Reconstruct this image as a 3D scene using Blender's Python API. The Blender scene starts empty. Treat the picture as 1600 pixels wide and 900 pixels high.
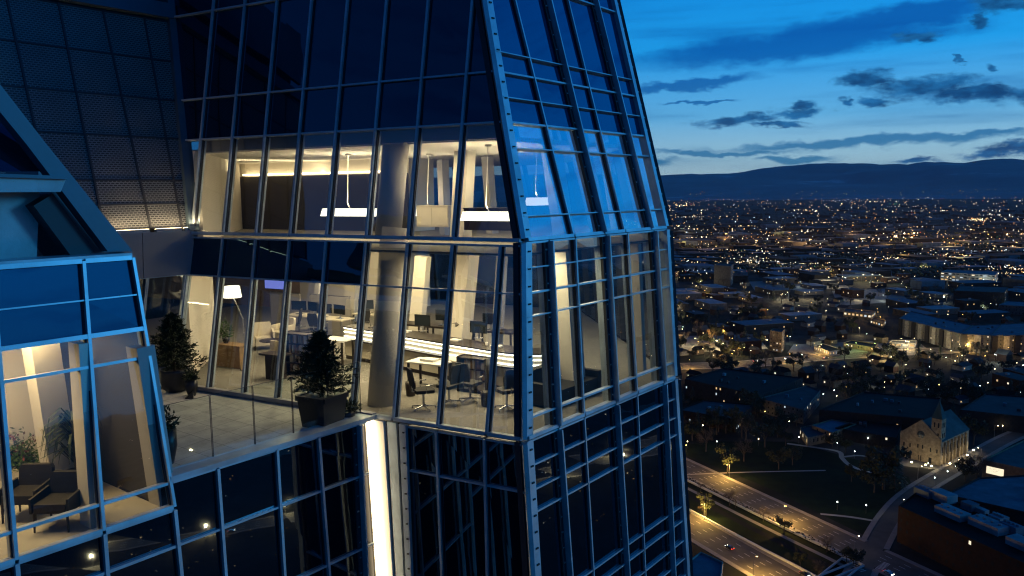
import bpy, math, random
from mathutils import Vector as V, Matrix

random.seed(7)
scn = bpy.context.scene
COL = scn.collection

# ------------------------------------------------------------------ camera
F, H0, SL, CAMZ = 1245.0, 300.0, -0.010, 170.0        # focal length in photo pixels, horizon row, its slope, height
ROLL = -math.atan(SL)
PITCH = math.atan((450 - H0) * math.cos(ROLL) / F)
EYE = V((0, 0, CAMZ))
cam = bpy.data.cameras.new('camera')
cam.sensor_width = 36.0
cam.lens = F / 1600 * 36.0
cam.clip_start, cam.clip_end = 0.1, 120000
camo = bpy.data.objects.new('camera', cam)
COL.objects.link(camo)
camo.matrix_world = (Matrix.Translation(EYE) @ Matrix.Rotation(math.pi / 2 - PITCH, 4, 'X')
                     @ Matrix.Rotation(-ROLL, 4, 'Z'))
scn.camera = camo

# ------------------------------------------------------------------ exposure and renderer
scn.view_settings.view_transform = 'Standard'
scn.view_settings.look = 'None'
scn.view_settings.exposure = 0.0
scn.view_settings.gamma = 1.0
scn.view_settings.use_curve_mapping = False
scn.render.engine = 'CYCLES'
cy = scn.cycles
cy.max_bounces, cy.diffuse_bounces, cy.glossy_bounces = 10, 3, 5
cy.transmission_bounces, cy.transparent_max_bounces = 6, 24
cy.caustics_reflective = cy.caustics_refractive = False
cy.sample_clamp_indirect = 3.0
cy.use_light_tree = True
cy.use_denoising = True
cy.filter_width = 1.2


def ray(x, y):
    u, v = x - 800, 450 - y
    c, s = math.cos(ROLL), math.sin(ROLL)
    xr, yr = u * c + v * s, -u * s + v * c
    return V((xr, F * math.cos(PITCH) + yr * math.sin(PITCH), -F * math.sin(PITCH) + yr * math.cos(PITCH))) / F


def at_z(x, y, z=0.0):
    r = ray(x, y)
    return EYE + r * ((z - CAMZ) / r.z)


def at_y(x, y, d):
    r = ray(x, y)
    return EYE + r * (d / r.y)


def at_plane(x, y, p, n):
    r = ray(x, y)
    return EYE + r * ((p - EYE).dot(n) / r.dot(n))


# ------------------------------------------------------------------ world: dusk sky
SUN_AZ = math.radians(91)          # azimuth of the sun lamp and physical sky, clockwise from the view direction
world = bpy.data.worlds.new('World')
scn.world = world
world.use_nodes = True
NT = world.node_tree
NT.nodes.clear()


class Nodes:
    """small helper for node trees"""
    def __init__(s, nt): s.nt = nt

    def new(s, t, **kw):
        n = s.nt.nodes.new(t)
        for k, v in kw.items(): setattr(n, k, v)
        return n

    def link(s, a, b): s.nt.links.new(a, b)

    def put(s, sock, v):
        if isinstance(v, bpy.types.NodeSocket): s.link(v, sock)
        else: sock.default_value = v

    def math(s, op, a, b=None, c=None, clamp=False):
        n = s.new('ShaderNodeMath', operation=op, use_clamp=clamp)
        for i, v in enumerate((a, b, c)):
            if v is not None: s.put(n.inputs[i], v)
        return n.outputs[0]

    def mix(s, f, a, b, blend='MIX'):
        n = s.new('ShaderNodeMix', data_type='RGBA', blend_type=blend)
        s.put(n.inputs[0], f)
        for i, v in ((6, a), (7, b)):
            s.put(n.inputs[i], v if isinstance(v, bpy.types.NodeSocket) else (*v, 1.0))
        return n.outputs[2]

    def ramp(s, f, stops, interp='LINEAR'):
        n = s.new('ShaderNodeValToRGB')
        s.put(n.inputs[0], f)
        e = n.color_ramp.elements
        n.color_ramp.interpolation = interp
        while len(e) < len(stops): e.new(0.5)
        for el, (p, c) in zip(e, stops):
            el.position = p
            el.color = (*c, 1) if len(c) == 3 else c
        return n.outputs[0]

    def noise(s, vec, scale, detail=4, rough=0.55, dim='3D'):
        n = s.new('ShaderNodeTexNoise', noise_dimensions=dim)
        if vec is not None: s.link(vec, n.inputs['Vector'])
        n.inputs['Scale'].default_value = scale
        n.inputs['Detail'].default_value = detail
        n.inputs['Roughness'].default_value = rough
        return n

    def smooth(s, v, a, b):
        n = s.new('ShaderNodeMapRange', interpolation_type='SMOOTHSTEP')
        s.put(n.inputs[0], v)
        n.inputs[1].default_value, n.inputs[2].default_value = a, b
        n.inputs[3].default_value, n.inputs[4].default_value = 0.0, 1.0
        return n.outputs[0]


W = Nodes(NT)
tc = W.new('ShaderNodeTexCoord')
sep = W.new('ShaderNodeSeparateXYZ')
W.link(tc.outputs['Generated'], sep.inputs[0])
el = W.math('MULTIPLY', W.math('ARCSINE', sep.outputs[2]), 180 / math.pi)                    # elevation in degrees
az = W.math('MULTIPLY', W.math('ARCTAN2', sep.outputs[0], sep.outputs[1]), 180 / math.pi)   # azimuth in degrees
eln = W.math('DIVIDE', el, 90.0, clamp=True)
west = W.ramp(eln, [(0.0, (.62, .82, .80)), (.028, (.36, .64, .80)), (.055, (.13, .47, .82)), (.10, (.012, .35, .86)),
                    (.17, (.001, .24, .74)), (.28, (.001, .19, .68)), (.36, (.001, .15, .60)), (.48, (.001, .05, .26)), (1.0, (.001, .025, .14))])
east = W.ramp(eln, [(0.0, (.014, .08, .22)), (.10, (.006, .055, .21)), (.45, (.002, .022, .11)), (1.0, (.002, .02, .12))])
dz = W.math('SUBTRACT', az, math.degrees(SUN_AZ) - 21)
toward = W.math('MULTIPLY_ADD', W.math('COSINE', W.math('MULTIPLY', dz, math.pi / 180)), 0.5, 0.5)
toward = W.smooth(toward, 0.16, 0.86)
side = W.ramp(eln, [(0.0, (.02, .16, .40)), (.05, (.012, .23, .62)), (.12, (.004, .27, .78)), (.22, (.002, .27, .92)), (.31, (.001, .22, .80)), (.37, (.001, .075, .36)), (.50, (.001, .03, .18)), (1.0, (.001, .025, .14))])
dv = W.math('MULTIPLY', W.math('SUBTRACT', az, 30.0), math.pi / 180)
ahead = W.smooth(W.math('COSINE', dv), 0.60, 0.93)
clear = W.mix(toward, east, W.mix(ahead, side, west))
# the physical sky under it
nis = W.new('ShaderNodeTexSky', sky_type='NISHITA')
nis.sun_disc = False
nis.sun_elevation = math.radians(0.3)
nis.sun_rotation = SUN_AZ
nis.altitude = 1600
clear = W.mix(1.0, clear, W.mix(1.0, nis.outputs[0], (.002, .008, .014), 'MULTIPLY'), 'ADD')
# cloud field in azimuth / elevation
comb = W.new('ShaderNodeCombineXYZ')
W.put(comb.inputs[0], az); W.put(comb.inputs[1], el)
AE = comb.outputs[0]
wq = W.new('ShaderNodeMapping')
wq.inputs['Scale'].default_value = (0.55, 1.25, 1)
W.link(AE, wq.inputs[0])
wob = W.noise(wq.outputs[0], 1.0, 8, 0.66)
wob2 = W.noise(wq.outputs[0], 0.9, 5, 0.6)
# ragged outlines: bend the coordinates before measuring the banks
wv = W.noise(wq.outputs[0], 0.55, 6, 0.62)
off = W.new('ShaderNodeVectorMath', operation='SUBTRACT')
W.link(wv.outputs['Color'], off.inputs[0]); off.inputs[1].default_value = (.5, .5, .5)
sc_ = W.new('ShaderNodeVectorMath', operation='MULTIPLY')
W.link(off.outputs[0], sc_.inputs[0]); sc_.inputs[1].default_value = (4.6, 1.9, 0)
ad_ = W.new('ShaderNodeVectorMath', operation='ADD')
W.link(AE, ad_.inputs[0]); W.link(sc_.outputs[0], ad_.inputs[1])
AEW = ad_.outputs[0]


def cloud_mask(blobs, rough, lo=1.12, hi=0.62):
    best = None
    for a, e, ra, re, tilt in blobs:
        mp = W.new('ShaderNodeMapping', vector_type='TEXTURE')
        mp.inputs['Location'].default_value = (a, e, 0)
        mp.inputs['Rotation'].default_value = (0, 0, math.radians(tilt))
        mp.inputs['Scale'].default_value = (ra, re, 1)
        W.link(AEW, mp.inputs[0])
        ln = W.new('ShaderNodeVectorMath', operation='LENGTH')
        W.link(mp.outputs[0], ln.inputs[0])
        d = ln.outputs['Value']
        best = d if best is None else W.math('MINIMUM', best, d)
    d = W.math('ADD', best, W.math('MULTIPLY', W.math('SUBTRACT', wob.outputs[0], 0.5), rough))
    n = W.new('ShaderNodeMapRange', interpolation_type='SMOOTHSTEP')
    W.put(n.inputs[0], d)
    n.inputs[1].default_value, n.inputs[2].default_value = lo, hi
    return n.outputs[0]


def ae(x, y):
    r = ray(x, y)
    return math.degrees(math.atan2(r.x, r.y)), math.degrees(math.atan2(r.z, math.hypot(r.x, r.y)))


def blob(x, y, rx, ry, tilt=0):
    a, e = ae(x, y)
    a1, _ = ae(x + rx, y)
    return a, e, a1 - a, ry / F * 57.3, tilt


# long streaks of high cloud
streaks = cloud_mask([blob(1240, 72, 330, 24, 3), blob(1390, 30, 260, 22, 6), blob(1080, 132, 130, 9, 4), blob(1350, 220, 330, 9, 1.2),
                      blob(1130, 238, 140, 6, 0), blob(1245, 248, 70, 6, 0), blob(1520, 208, 120, 6, 2), blob(1100, 160, 70, 3, 2),
                      blob(1010, 255, 60, 9, 0)], 0.45, 1.15, 0.45)
puffs = cloud_mask([blob(1440, 135, 105, 22, -2), blob(1540, 148, 120, 14, -1), blob(1350, 122, 55, 14, 0), blob(1365, 160, 34, 9, 0), blob(1640, 150, 70, 16, 0),
                    blob(1240, 178, 66, 9, 1), blob(1150, 190, 70, 8, 2), blob(1205, 195, 60, 5, 0), blob(1250, 166, 26, 9, 0), blob(1432, 57, 30, 10, 0),
                    blob(1558, 102, 15, 6, 0), blob(1525, 29, 26, 7, 0), blob(1585, 6, 80, 15, -4), blob(1500, 92, 10, 5, 0), blob(1560, 240, 60, 10, 3),
                    blob(1430, 249, 48, 6, 0), blob(1600, 232, 60, 12, 8), blob(1320, 163, 14, 8, 0)], 1.5, 1.08, 0.40)
sp = W.new('ShaderNodeMapping')
sp.inputs['Scale'].default_value = (0.045, 0.55, 1)
W.link(AE, sp.inputs[0])
thin = W.smooth(W.noise(sp.outputs[0], 1.0, 5, 0.55).outputs[0], 0.47, 0.72)
thin = W.math('MULTIPLY', thin, 0.55)
col_streak = W.mix(1.0, clear, (.03, .27, .48), 'MULTIPLY')
col_puff = W.mix(W.smooth(wob2.outputs[0], .32, .68), (.002, .040, .15), (.012, .15, .40))
sky = W.mix(thin, clear, col_streak)
sky = W.mix(W.math('MULTIPLY', streaks, 0.85), sky, col_streak)
sky = W.mix(W.math('MULTIPLY', puffs, W.math('MULTIPLY_ADD', toward, 0.9, 0.05)), sky, col_puff)
below = W.smooth(el, -1.0, 0.2)
sky = W.mix(below, (.004, .012, .03), sky)
bg = W.new('ShaderNodeBackground')
W.link(sky, bg.inputs[0])
bg.inputs[1].default_value = 1.0
wo = W.new('ShaderNodeOutputWorld')
W.link(bg.outputs[0], wo.inputs[0])


# soft blue fill from the right, a sun lamp added to brighten the frames
sun = bpy.data.lights.new('side_fill_sun', 'SUN')
sun.energy, sun.angle, sun.color = 0.9, math.radians(12), (.06, .48, 1.0)
suno = bpy.data.objects.new('side_fill_sun', sun)
COL.objects.link(suno)
_e = math.radians(10)
suno.rotation_euler = V((-math.sin(SUN_AZ) * math.cos(_e), -math.cos(SUN_AZ) * math.cos(_e), -math.sin(_e))).to_track_quat('-Z', 'Y').to_euler()


# ------------------------------------------------------------------ materials
def material(name):
    m = bpy.data.materials.new(name)
    m.use_nodes = True
    m.node_tree.nodes.clear()
    return m, Nodes(m.node_tree)


def out(n, shader):
    o = n.new('ShaderNodeOutputMaterial')
    n.link(shader, o.inputs[0])


def pbr(name, col, rough=0.6, metal=0.0, var=0.12, scale=3.0, bump=0.0, bscale=40.0, spec=0.4, emit=None, estr=0.0):
    """principled surface with a little procedural variation of its colour and roughness"""
    m, n = material(name)
    p = n.new('ShaderNodeBsdfPrincipled')
    t = n.new('ShaderNodeTexCoord')
    ns = n.noise(t.outputs['Object'], scale, 5, 0.6)
    lo = tuple(c * (1 - var) for c in col)
    hi = tuple(min(1, c * (1 + var)) for c in col)
    n.link(n.ramp(ns.outputs[0], [(.3, lo), (.7, hi)]), p.inputs['Base Color'])
    n.put(p.inputs['Roughness'], n.math('MULTIPLY_ADD', ns.outputs[0], 0.25, rough - 0.125, clamp=True))
    p.inputs['Metallic'].default_value = metal
    p.inputs['Specular IOR Level'].default_value = spec
    if bump:
        b = n.new('ShaderNodeBump')
        b.inputs['Strength'].default_value = bump
        b.inputs['Distance'].default_value = 0.02
        n.link(n.noise(t.outputs['Object'], bscale, 3, 0.6).outputs[0], b.inputs['Height'])
        n.link(b.outputs[0], p.inputs['Normal'])
    if emit:
        p.inputs['Emission Color'].default_value = (*emit, 1)
        p.inputs['Emission Strength'].default_value = estr
    out(n, p.outputs[0])
    return m


def lamp_material(name, col, strength, sample=True):
    m, n = material(name)
    e = n.new('ShaderNodeEmission')
    e.inputs[0].default_value = (*col, 1)
    e.inputs[1].default_value = strength
    out(n, e.outputs[0])
    if not sample: m.cycles.emission_sampling = 'NONE'
    return m


def schlick(n, base, grazing):
    """mirror share of a pane, the same from both of its sides"""
    ge = n.new('ShaderNodeNewGeometry')
    dt = n.new('ShaderNodeVectorMath', operation='DOT_PRODUCT')
    n.link(ge.outputs['Normal'], dt.inputs[0]); n.link(ge.outputs['Incoming'], dt.inputs[1])
    k = n.math('SUBTRACT', 1.0, n.math('ABSOLUTE', dt.outputs['Value']), clamp=True)
    return n.math('MULTIPLY_ADD', n.math('POWER', k, 4.0), grazing, base, clamp=True)


def glass_material(name, tint, base, wave=0.010, grazing=0.9):
    """thin coated pane: clear body plus a slightly rippled mirror coat"""
    m, n = material(name)
    t = n.new('ShaderNodeTexCoord')
    b = n.new('ShaderNodeBump')
    b.inputs['Strength'].default_value = 1.0
    b.inputs['Distance'].default_value = wave
    n.link(n.noise(t.outputs['Object'], 0.55, 2, 0.4).outputs[0], b.inputs['Height'])
    fac = schlick(n, base, grazing)
    tr = n.new('ShaderNodeBsdfTransparent')
    tr.inputs[0].default_value = (*tint, 1)
    gl = n.new('ShaderNodeBsdfGlossy')
    gl.inputs['Color'].default_value = (.93, .97, 1, 1)
    gl.inputs['Roughness'].default_value = 0.012
    n.link(b.outputs[0], gl.inputs['Normal'])
    mx = n.new('ShaderNodeMixShader')
    n.put(mx.inputs[0], fac)
    n.link(tr.outputs[0], mx.inputs[1]); n.link(gl.outputs[0], mx.inputs[2])
    out(n, mx.outputs[0])
    return m


def spandrel_material(name, col, base, wave=0.010, coat=(.35, .72, 1)):
    m, n = material(name)
    t = n.new('ShaderNodeTexCoord')
    b = n.new('ShaderNodeBump')
    b.inputs['Strength'].default_value = 1.0
    b.inputs['Distance'].default_value = wave
    n.link(n.noise(t.outputs['Object'], 0.55, 2, 0.4).outputs[0], b.inputs['Height'])
    fac = schlick(n, base, 0.9)
    df = n.new('ShaderNodeBsdfDiffuse')
    df.inputs[0].default_value = (*col, 1)
    gl = n.new('ShaderNodeBsdfGlossy')
    gl.inputs['Color'].default_value = (*coat, 1)
    gl.inputs['Roughness'].default_value = 0.015
    n.link(b.outputs[0], gl.inputs['Normal'])
    mx = n.new('ShaderNodeMixShader')
    n.put(mx.inputs[0], fac)
    n.link(df.outputs[0], mx.inputs[1]); n.link(gl.outputs[0], mx.inputs[2])
    out(n, mx.outputs[0])
    return m


M = {}
M['glass'] = glass_material('clear coated glass', (.76, .80, .80), 0.17, 0.012)
M['glass_up'] = glass_material('strongly mirrored glass', (.50, .62, .78), 0.66, 0.008)
M['glass_b'] = glass_material('mirror coated glass', (.60, .68, .74), 0.26, 0.010)
M['guard'] = glass_material('guard glass', (.90, .94, .93), 0.02, 0.0)
M['spandrel'] = spandrel_material('dark spandrel glass', (.006, .010, .020), 0.12, 0.012)
M['spandrel_b'] = spandrel_material('blue spandrel glass', (.003, .010, .035), 0.20, 0.012)
M['dark_room_pane'] = spandrel_material('mirror glass with painted dark rooms', (.003, .005, .010), 0.20, 0.0025, (.80, .92, 1))  # near-black body paints in the unlit rooms behind the lower panes
M['alu'] = pbr('anodised aluminium', (.46, .54, .58), 0.36, 0.4, 0.22, 1.4)
M['alu_dark'] = pbr('dark anodised aluminium', (.035, .038, .045), 0.5, 0.2, 0.15, 2.0)
M['bolt'] = pbr('bright steel bolt', (.75, .75, .73), 0.25, 0.9, 0.05)
M['gasket'] = pbr('black gasket', (.012, .012, .014), 0.6)
M['cladding'] = pbr('grey metal cladding', (.30, .29, .30), 0.5, 0.15, 0.06, 1.5)
M['steel_blue'] = pbr('blue grey painted steel', (.085, .125, .155), 0.45, 0.3, 0.15, 1.2)
M['concrete'] = pbr('smooth concrete', (.48, .50, .49), 0.75, 0, 0.22, 1.6, 0.25, 30)
M['plaster'] = pbr('warm white plaster', (.66, .61, .52), 0.7, 0, 0.04, 1.2, 0.05, 60)
M['plaster_grey'] = pbr('grey plaster', (.34, .32, .30), 0.7, 0, 0.06, 1.2, 0.05, 60)
M['ceiling'] = pbr('white ceiling paint', (.74, .71, .65), 0.8, 0, 0.03)
M['black_board'] = pbr('charcoal wall panel', (.045, .040, .034), 0.65, 0, 0.1, 2.0)
M['floor_tile'] = pbr('pale stone floor', (.46, .42, .35), 0.35, 0, 0.10, 1.3, 0.04, 20)
M['carpet'] = pbr('grey office carpet', (.20, .19, .17), 0.9, 0, 0.2, 14.0, 0.3, 120)


def paver_material():
    m, n = material('concrete pavers')
    t = n.new('ShaderNodeTexCoord')
    br = n.new('ShaderNodeTexBrick')
    br.offset = 0.0
    br.inputs['Color1'].default_value = (.52, .50, .47, 1)
    br.inputs['Color2'].default_value = (.45, .44, .42, 1)
    br.inputs['Mortar'].default_value = (.20, .20, .19, 1)
    br.inputs['Scale'].default_value = 1.0
    br.inputs['Mortar Size'].default_value = 0.007
    br.inputs['Brick Width'].default_value = 0.61
    br.inputs['Row Height'].default_value = 0.61
    n.link(t.outputs['UV'], br.inputs['Vector'])
    ns = n.noise(t.outputs['UV'], 2.2, 6, 0.65)
    c = n.mix(1.0, br.outputs[0], n.ramp(ns.outputs[0], [(.3, (.72, .72, .72)), (.7, (1.15, 1.15, 1.15))]), 'MULTIPLY')
    p = n.new('ShaderNodeBsdfPrincipled')
    n.link(c, p.inputs['Base Color'])
    p.inputs['Roughness'].default_value = 0.75
    out(n, p.outputs[0])
    return m


M['paver'] = paver_material()


def louver_material():
    """perforated metal sheet: rows of short slots"""
    m, n = material('slotted metal mesh')
    t = n.new('ShaderNodeTexCoord')
    br = n.new('ShaderNodeTexBrick')
    br.offset = 0.5
    br.inputs['Color1'].default_value = (0, 0, 0, 1)
    br.inputs['Color2'].default_value = (0.1, 0.1, 0.1, 1)
    br.inputs['Mortar'].default_value = (1, 1, 1, 1)
    br.inputs['Scale'].default_value = 1.0
    br.inputs['Mortar Size'].default_value = 0.013
    br.inputs['Brick Width'].default_value = 0.11
    br.inputs['Row Height'].default_value = 0.056
    n.link(t.outputs['UV'], br.inputs['Vector'])
    ns = n.noise(t.outputs['UV'], 1.2, 5, 0.6)
    c = n.mix(br.outputs[0], (.016, .02, .024), n.ramp(ns.outputs[0], [(.3, (.13, .14, .14)), (.7, (.22, .22, .21))]))
    p = n.new('ShaderNodeBsdfPrincipled')
    n.link(c, p.inputs['Base Color'])
    p.inputs['Roughness'].default_value = 0.5
    p.inputs['Metallic'].default_value = 0.2
    out(n, p.outputs[0])
    return m


M['louver'] = louver_material()
M['warm_strip'] = lamp_material('warm light strip', (1.0, .76, .42), 9.0)
M['white_strip'] = lamp_material('bright column light', (1.0, .76, .44), 12.0)
M['pendant'] = lamp_material('glowing pendant diffuser', (1.0, .90, .68), 3.2)
M['shade'] = lamp_material('glowing lamp shade', (1.0, .88, .62), 3.0)

# ------------------------------------------------------------------ mesh builder
X, Y, Z = V((1, 0, 0)), V((0, 1, 0)), V((0, 0, 1))


class MB:
    def __init__(s): s.v, s.f, s.m, s.uv = [], [], [], []

    def face(s, pts, mi=0, uv=None):
        k = len(s.v)
        s.v += [V(p) for p in pts]
        s.f.append(tuple(range(k, k + len(pts))))
        s.m.append(mi)
        s.uv.append(uv)
        return s

    def hexa(s, a, b, mi=0):
        """solid between two matching polygons"""
        k, n = len(s.v), len(a)
        s.v += [V(p) for p in a] + [V(p) for p in b]
        fs = [tuple(range(k + n - 1, k - 1, -1)), tuple(range(k + n, k + 2 * n))]
        fs += [(k + i, k + (i + 1) % n, k + n + (i + 1) % n, k + n + i) for i in range(n)]
        s.f += fs
        s.m += [mi] * len(fs)
        s.uv += [None] * len(fs)
        return s

    def prism(s, poly, ext, mi=0): return s.hexa(poly, [V(p) + ext for p in poly], mi)

    def box(s, c, size, ux=X, uy=Y, uz=Z, mi=0):
        c = V(c); a, b, d = (V(ux) * size[0] / 2, V(uy) * size[1] / 2, V(uz) * size[2] / 2)
        return s.hexa([c - a - b - d, c + a - b - d, c + a + b - d, c - a + b - d],
                      [c - a - b + d, c + a - b + d, c + a + b + d, c - a + b + d], mi)

    def beam(s, p, q, w, d, nrm, back=0.0, mi=0):
        """bar from p to q, w wide, reaching d out along nrm and back behind it"""
        p, q, nrm = V(p), V(q), V(nrm).normalized()
        side = (q - p).cross(nrm).normalized() * (w / 2)
        o, i = nrm * d, nrm * (-back)
        return s.hexa([p - side + i, p + side + i, p + side + o, p - side + o], [q - side + i, q + side + i, q + side + o, q - side + o], mi)

    def tube(s, pts, r, n=8, mi=0):
        pts = [V(p) for p in pts]
        rr = r if isinstance(r, (list, tuple)) else [r] * len(pts)
        k = len(s.v)
        for i, p in enumerate(pts):
            t = (pts[min(i + 1, len(pts) - 1)] - pts[max(i - 1, 0)]).normalized()
            a = t.cross(Z if abs(t.z) < 0.9 else X).normalized()
            b = t.cross(a)
            s.v += [p + (a * math.cos(j * 2 * math.pi / n) + b * math.sin(j * 2 * math.pi / n)) * rr[i] for j in range(n)]
        fs = []
        for i in range(len(pts) - 1):
            fs += [(k + i * n + j, k + i * n + (j + 1) % n, k + (i + 1) * n + (j + 1) % n, k + (i + 1) * n + j) for j in range(n)]
        fs += [tuple(range(k + n - 1, k - 1, -1)), tuple(range(k + (len(pts) - 1) * n, k + len(pts) * n))]
        s.f += fs
        s.m += [mi] * len(fs)
        s.uv += [None] * len(fs)
        return s

    def lathe(s, c, prof, n=20, mi=0):
        c = V(c)
        return s.tube([c + Z * z for r, z in prof], [max(r, 1e-3) for r, z in prof], n, mi) if all(
            prof[i + 1][1] > prof[i][1] + 1e-6 for i in range(len(prof) - 1)) else s._lathe(c, prof, n, mi)

    def _lathe(s, c, prof, n=20, mi=0):
        c = V(c)
        k = len(s.v)
        for r, z in prof:
            s.v += [c + V((math.cos(j * 2 * math.pi / n) * max(r, 1e-3), math.sin(j * 2 * math.pi / n) * max(r, 1e-3), z)) for j in range(n)]
        fs = []
        for i in range(len(prof) - 1):
            fs += [(k + i * n + j, k + i * n + (j + 1) % n, k + (i + 1) * n + (j + 1) % n, k + (i + 1) * n + j) for j in range(n)]
        s.f += fs; s.m += [mi] * len(fs); s.uv += [None] * len(fs)
        return s

    def octa(s, c, r, rz=None, mi=0):
        c = V(c); rz = rz or r
        k = len(s.v)
        s.v += [c + X * r, c + Y * r, c - X * r, c - Y * r, c + Z * rz, c - Z * rz]
        fs = [(k + i, k + (i + 1) % 4, k + 4) for i in range(4)] + [(k + (i + 1) % 4, k + i, k + 5) for i in range(4)]
        s.f += fs; s.m += [mi] * 8; s.uv += [None] * 8
        return s

    def build(s, name, mats, parent=None, smooth=False, local=False):
        mats = mats if isinstance(mats, (list, tuple)) else [mats]
        off = V((0, 0, 0))
        if parent is not None and not local:
            q = parent
            while q is not None:
                off += q.location; q = q.parent
        me = bpy.data.meshes.new(name)
        me.from_pydata([tuple(p - off) for p in s.v], [], s.f)
        for m in mats: me.materials.append(M[m] if isinstance(m, str) else m)
        me.polygons.foreach_set('material_index', s.m)
        if any(u for u in s.uv):
            lay = me.uv_layers.new(name='UVMap')
            li = 0
            for f, u in zip(s.f, s.uv):
                for j in range(len(f)):
                    lay.data[li].uv = u[j] if u else (0, 0)
                    li += 1
        if smooth: me.polygons.foreach_set('use_smooth', [True] * len(s.f))
        me.update()
        o = bpy.data.objects.new(name, me)
        COL.objects.link(o)
        if parent is not None: o.parent = parent
        return o


def tag(o, label=None, cat=None, group=None, kind=None):
    if label: o['label'] = label
    if cat: o['category'] = cat
    if group: o['group'] = group
    if kind: o['kind'] = kind
    return o


def empty(name, loc=(0, 0, 0), parent=None):
    o = bpy.data.objects.new(name, None)
    COL.objects.link(o)
    o.location = loc
    o.empty_display_size = 0.2
    if parent is not None: o.parent = parent
    return o


def thing(name, label, cat, loc=(0, 0, 0), rz=0.0, group=None):
    o = empty(name, loc)
    o.rotation_euler = (0, 0, rz)
    return tag(o, label, cat, group)


def copy_tree(o, loc=None, rz=None, scale=None, label=None, parent=None):
    c = o.copy()
    COL.objects.link(c)
    if parent is not None: c.parent = parent
    if loc is not None: c.location = loc
    if rz is not None: c.rotation_euler = (0, 0, rz)
    if scale is not None: c.scale = scale if hasattr(scale, '__len__') else (scale,) * 3
    if label: c['label'] = label
    for ch in o.children: copy_tree(ch, parent=c)
    return c


def area_lamp(name, loc, size, power, col, target=(0, 0, -1), parent=None, size_y=None):
    l = bpy.data.lights.new(name, 'AREA')
    l.energy, l.color = power, col
    l.shape = 'RECTANGLE' if size_y else 'SQUARE'
    l.size = size
    if size_y: l.size_y = size_y
    o = bpy.data.objects.new(name, l)
    COL.objects.link(o)
    o.location = loc
    o.rotation_euler = V(target).to_track_quat('-Z', 'Y').to_euler()
    return o


def point_lamp(name, loc, power, col, r=0.1):
    l = bpy.data.lights.new(name, 'POINT')
    l.energy, l.color, l.shadow_soft_size = power, col, r
    o = bpy.data.objects.new(name, l)
    COL.objects.link(o)
    o.location = loc
    return o
# ------------------------------------------------------------------ the tower's planes
def hz(x): return H0 + SL * (x - 800)


def flat_dir(x):
    r = ray(x, hz(x)); r.z = 0
    return r.normalized()


dA, dB = flat_dir(-1500), flat_dir(1763)       # along the two facades, away from the corner
nA = V((dA.y, -dA.x, 0)); nA = nA if nA.y < 0 else -nA     # level outward normals
nB = V((dB.y, -dB.x, 0)); nB = nB if nB.y < 0 else -nB
C1 = at_y(816, 376, 17.0)
STOREY = 4.2
Z1, Z2 = C1.z, C1.z - STOREY
C2 = at_z(818, 688, Z2)
e = (C1 - C2) / STOREY
tA, tB = -e.dot(nA), -e.dot(nB)
PA_MID, PB_MID = (C1, (nA + Z * tA).normalized()), (C1, (nB + Z * tB).normalized())
TUP = 0.14
PA_UP = (C1, (nA + Z * TUP).normalized())
CT = at_plane(755, 0, *PA_UP)                   # corner where it leaves the picture
tBu = -((CT - C1) / (CT.z - C1.z)).dot(nB)
PB_UP = (C1, (nB + Z * tBu).normalized())
PA_LOW = (C2, nA.copy())
C3 = at_plane(831, 900, *PA_LOW)
tBl = -((C2 - C3) / (C2.z - C3.z)).dot(nB)
PB_LOW = (C2, (nB + Z * tBl).normalized())
R = at_plane(586, 649, *PA_MID)                 # where the terrace edge meets facade A
R = R + (C2 + dA * (R - C2).dot(dA) - R) * 1.0
R.z = Z2
RL = at_plane(604, 900, *PA_LOW)
tP = -((R - RL) / (R.z - RL.z)).dot(nB)
PP_LOW = (R, (nB + Z * tP).normalized())        # the wall under the terrace, same direction as B
PE = at_plane(270, 791, *PP_LOW)
PP_UP = (PE, (nB + Z * 0.135).normalized())     # the leaning wall of the low wing
ZE = PE.z
P1 = at_plane(300, 360, *PA_MID)                # inner end of facade A
P1u = at_plane(268, 25, *PA_UP)
tL = -((P1u - P1) / (P1u.z - P1.z)).dot(nB)
PL = (P1, (nB + Z * tL).normalized())           # slotted metal wall
Pb = at_plane(272, 598, *PA_MID)
tM = -((P1 - Pb) / (P1.z - Pb.z)).dot(nB)
PBK = (P1, (nB + Z * tM).normalized())          # glass wall at the back of the terrace


def zcorner(y, up=False):
    """height of a level line that meets the corner at photo row y"""
    if y <= 376:
        x = 816 - (376 - y) * 61 / 376
        return at_plane(x, y, *PA_UP).z
    if y <= 688: return at_plane(816 + 2 * (y - 376) / 312, y, *PA_MID).z
    return at_plane(818 + 13 * (y - 688) / 212, y, *PA_LOW).z


class Mull:
    """line of a mullion on a plane, given by two photo points"""
    def __init__(s, pl, a, b):
        s.a, s.b = at_plane(*a, *pl), at_plane(*b, *pl)

    def at(s, z): return s.b + (s.a - s.b) * ((z - s.b.z) / (s.a.z - s.b.z))


tower = thing('glass_tower', 'tall glass office tower with leaning facets, lit rooms and a notched roof terrace', 'skyscraper', (C2.x, C2.y, 0))


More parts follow.
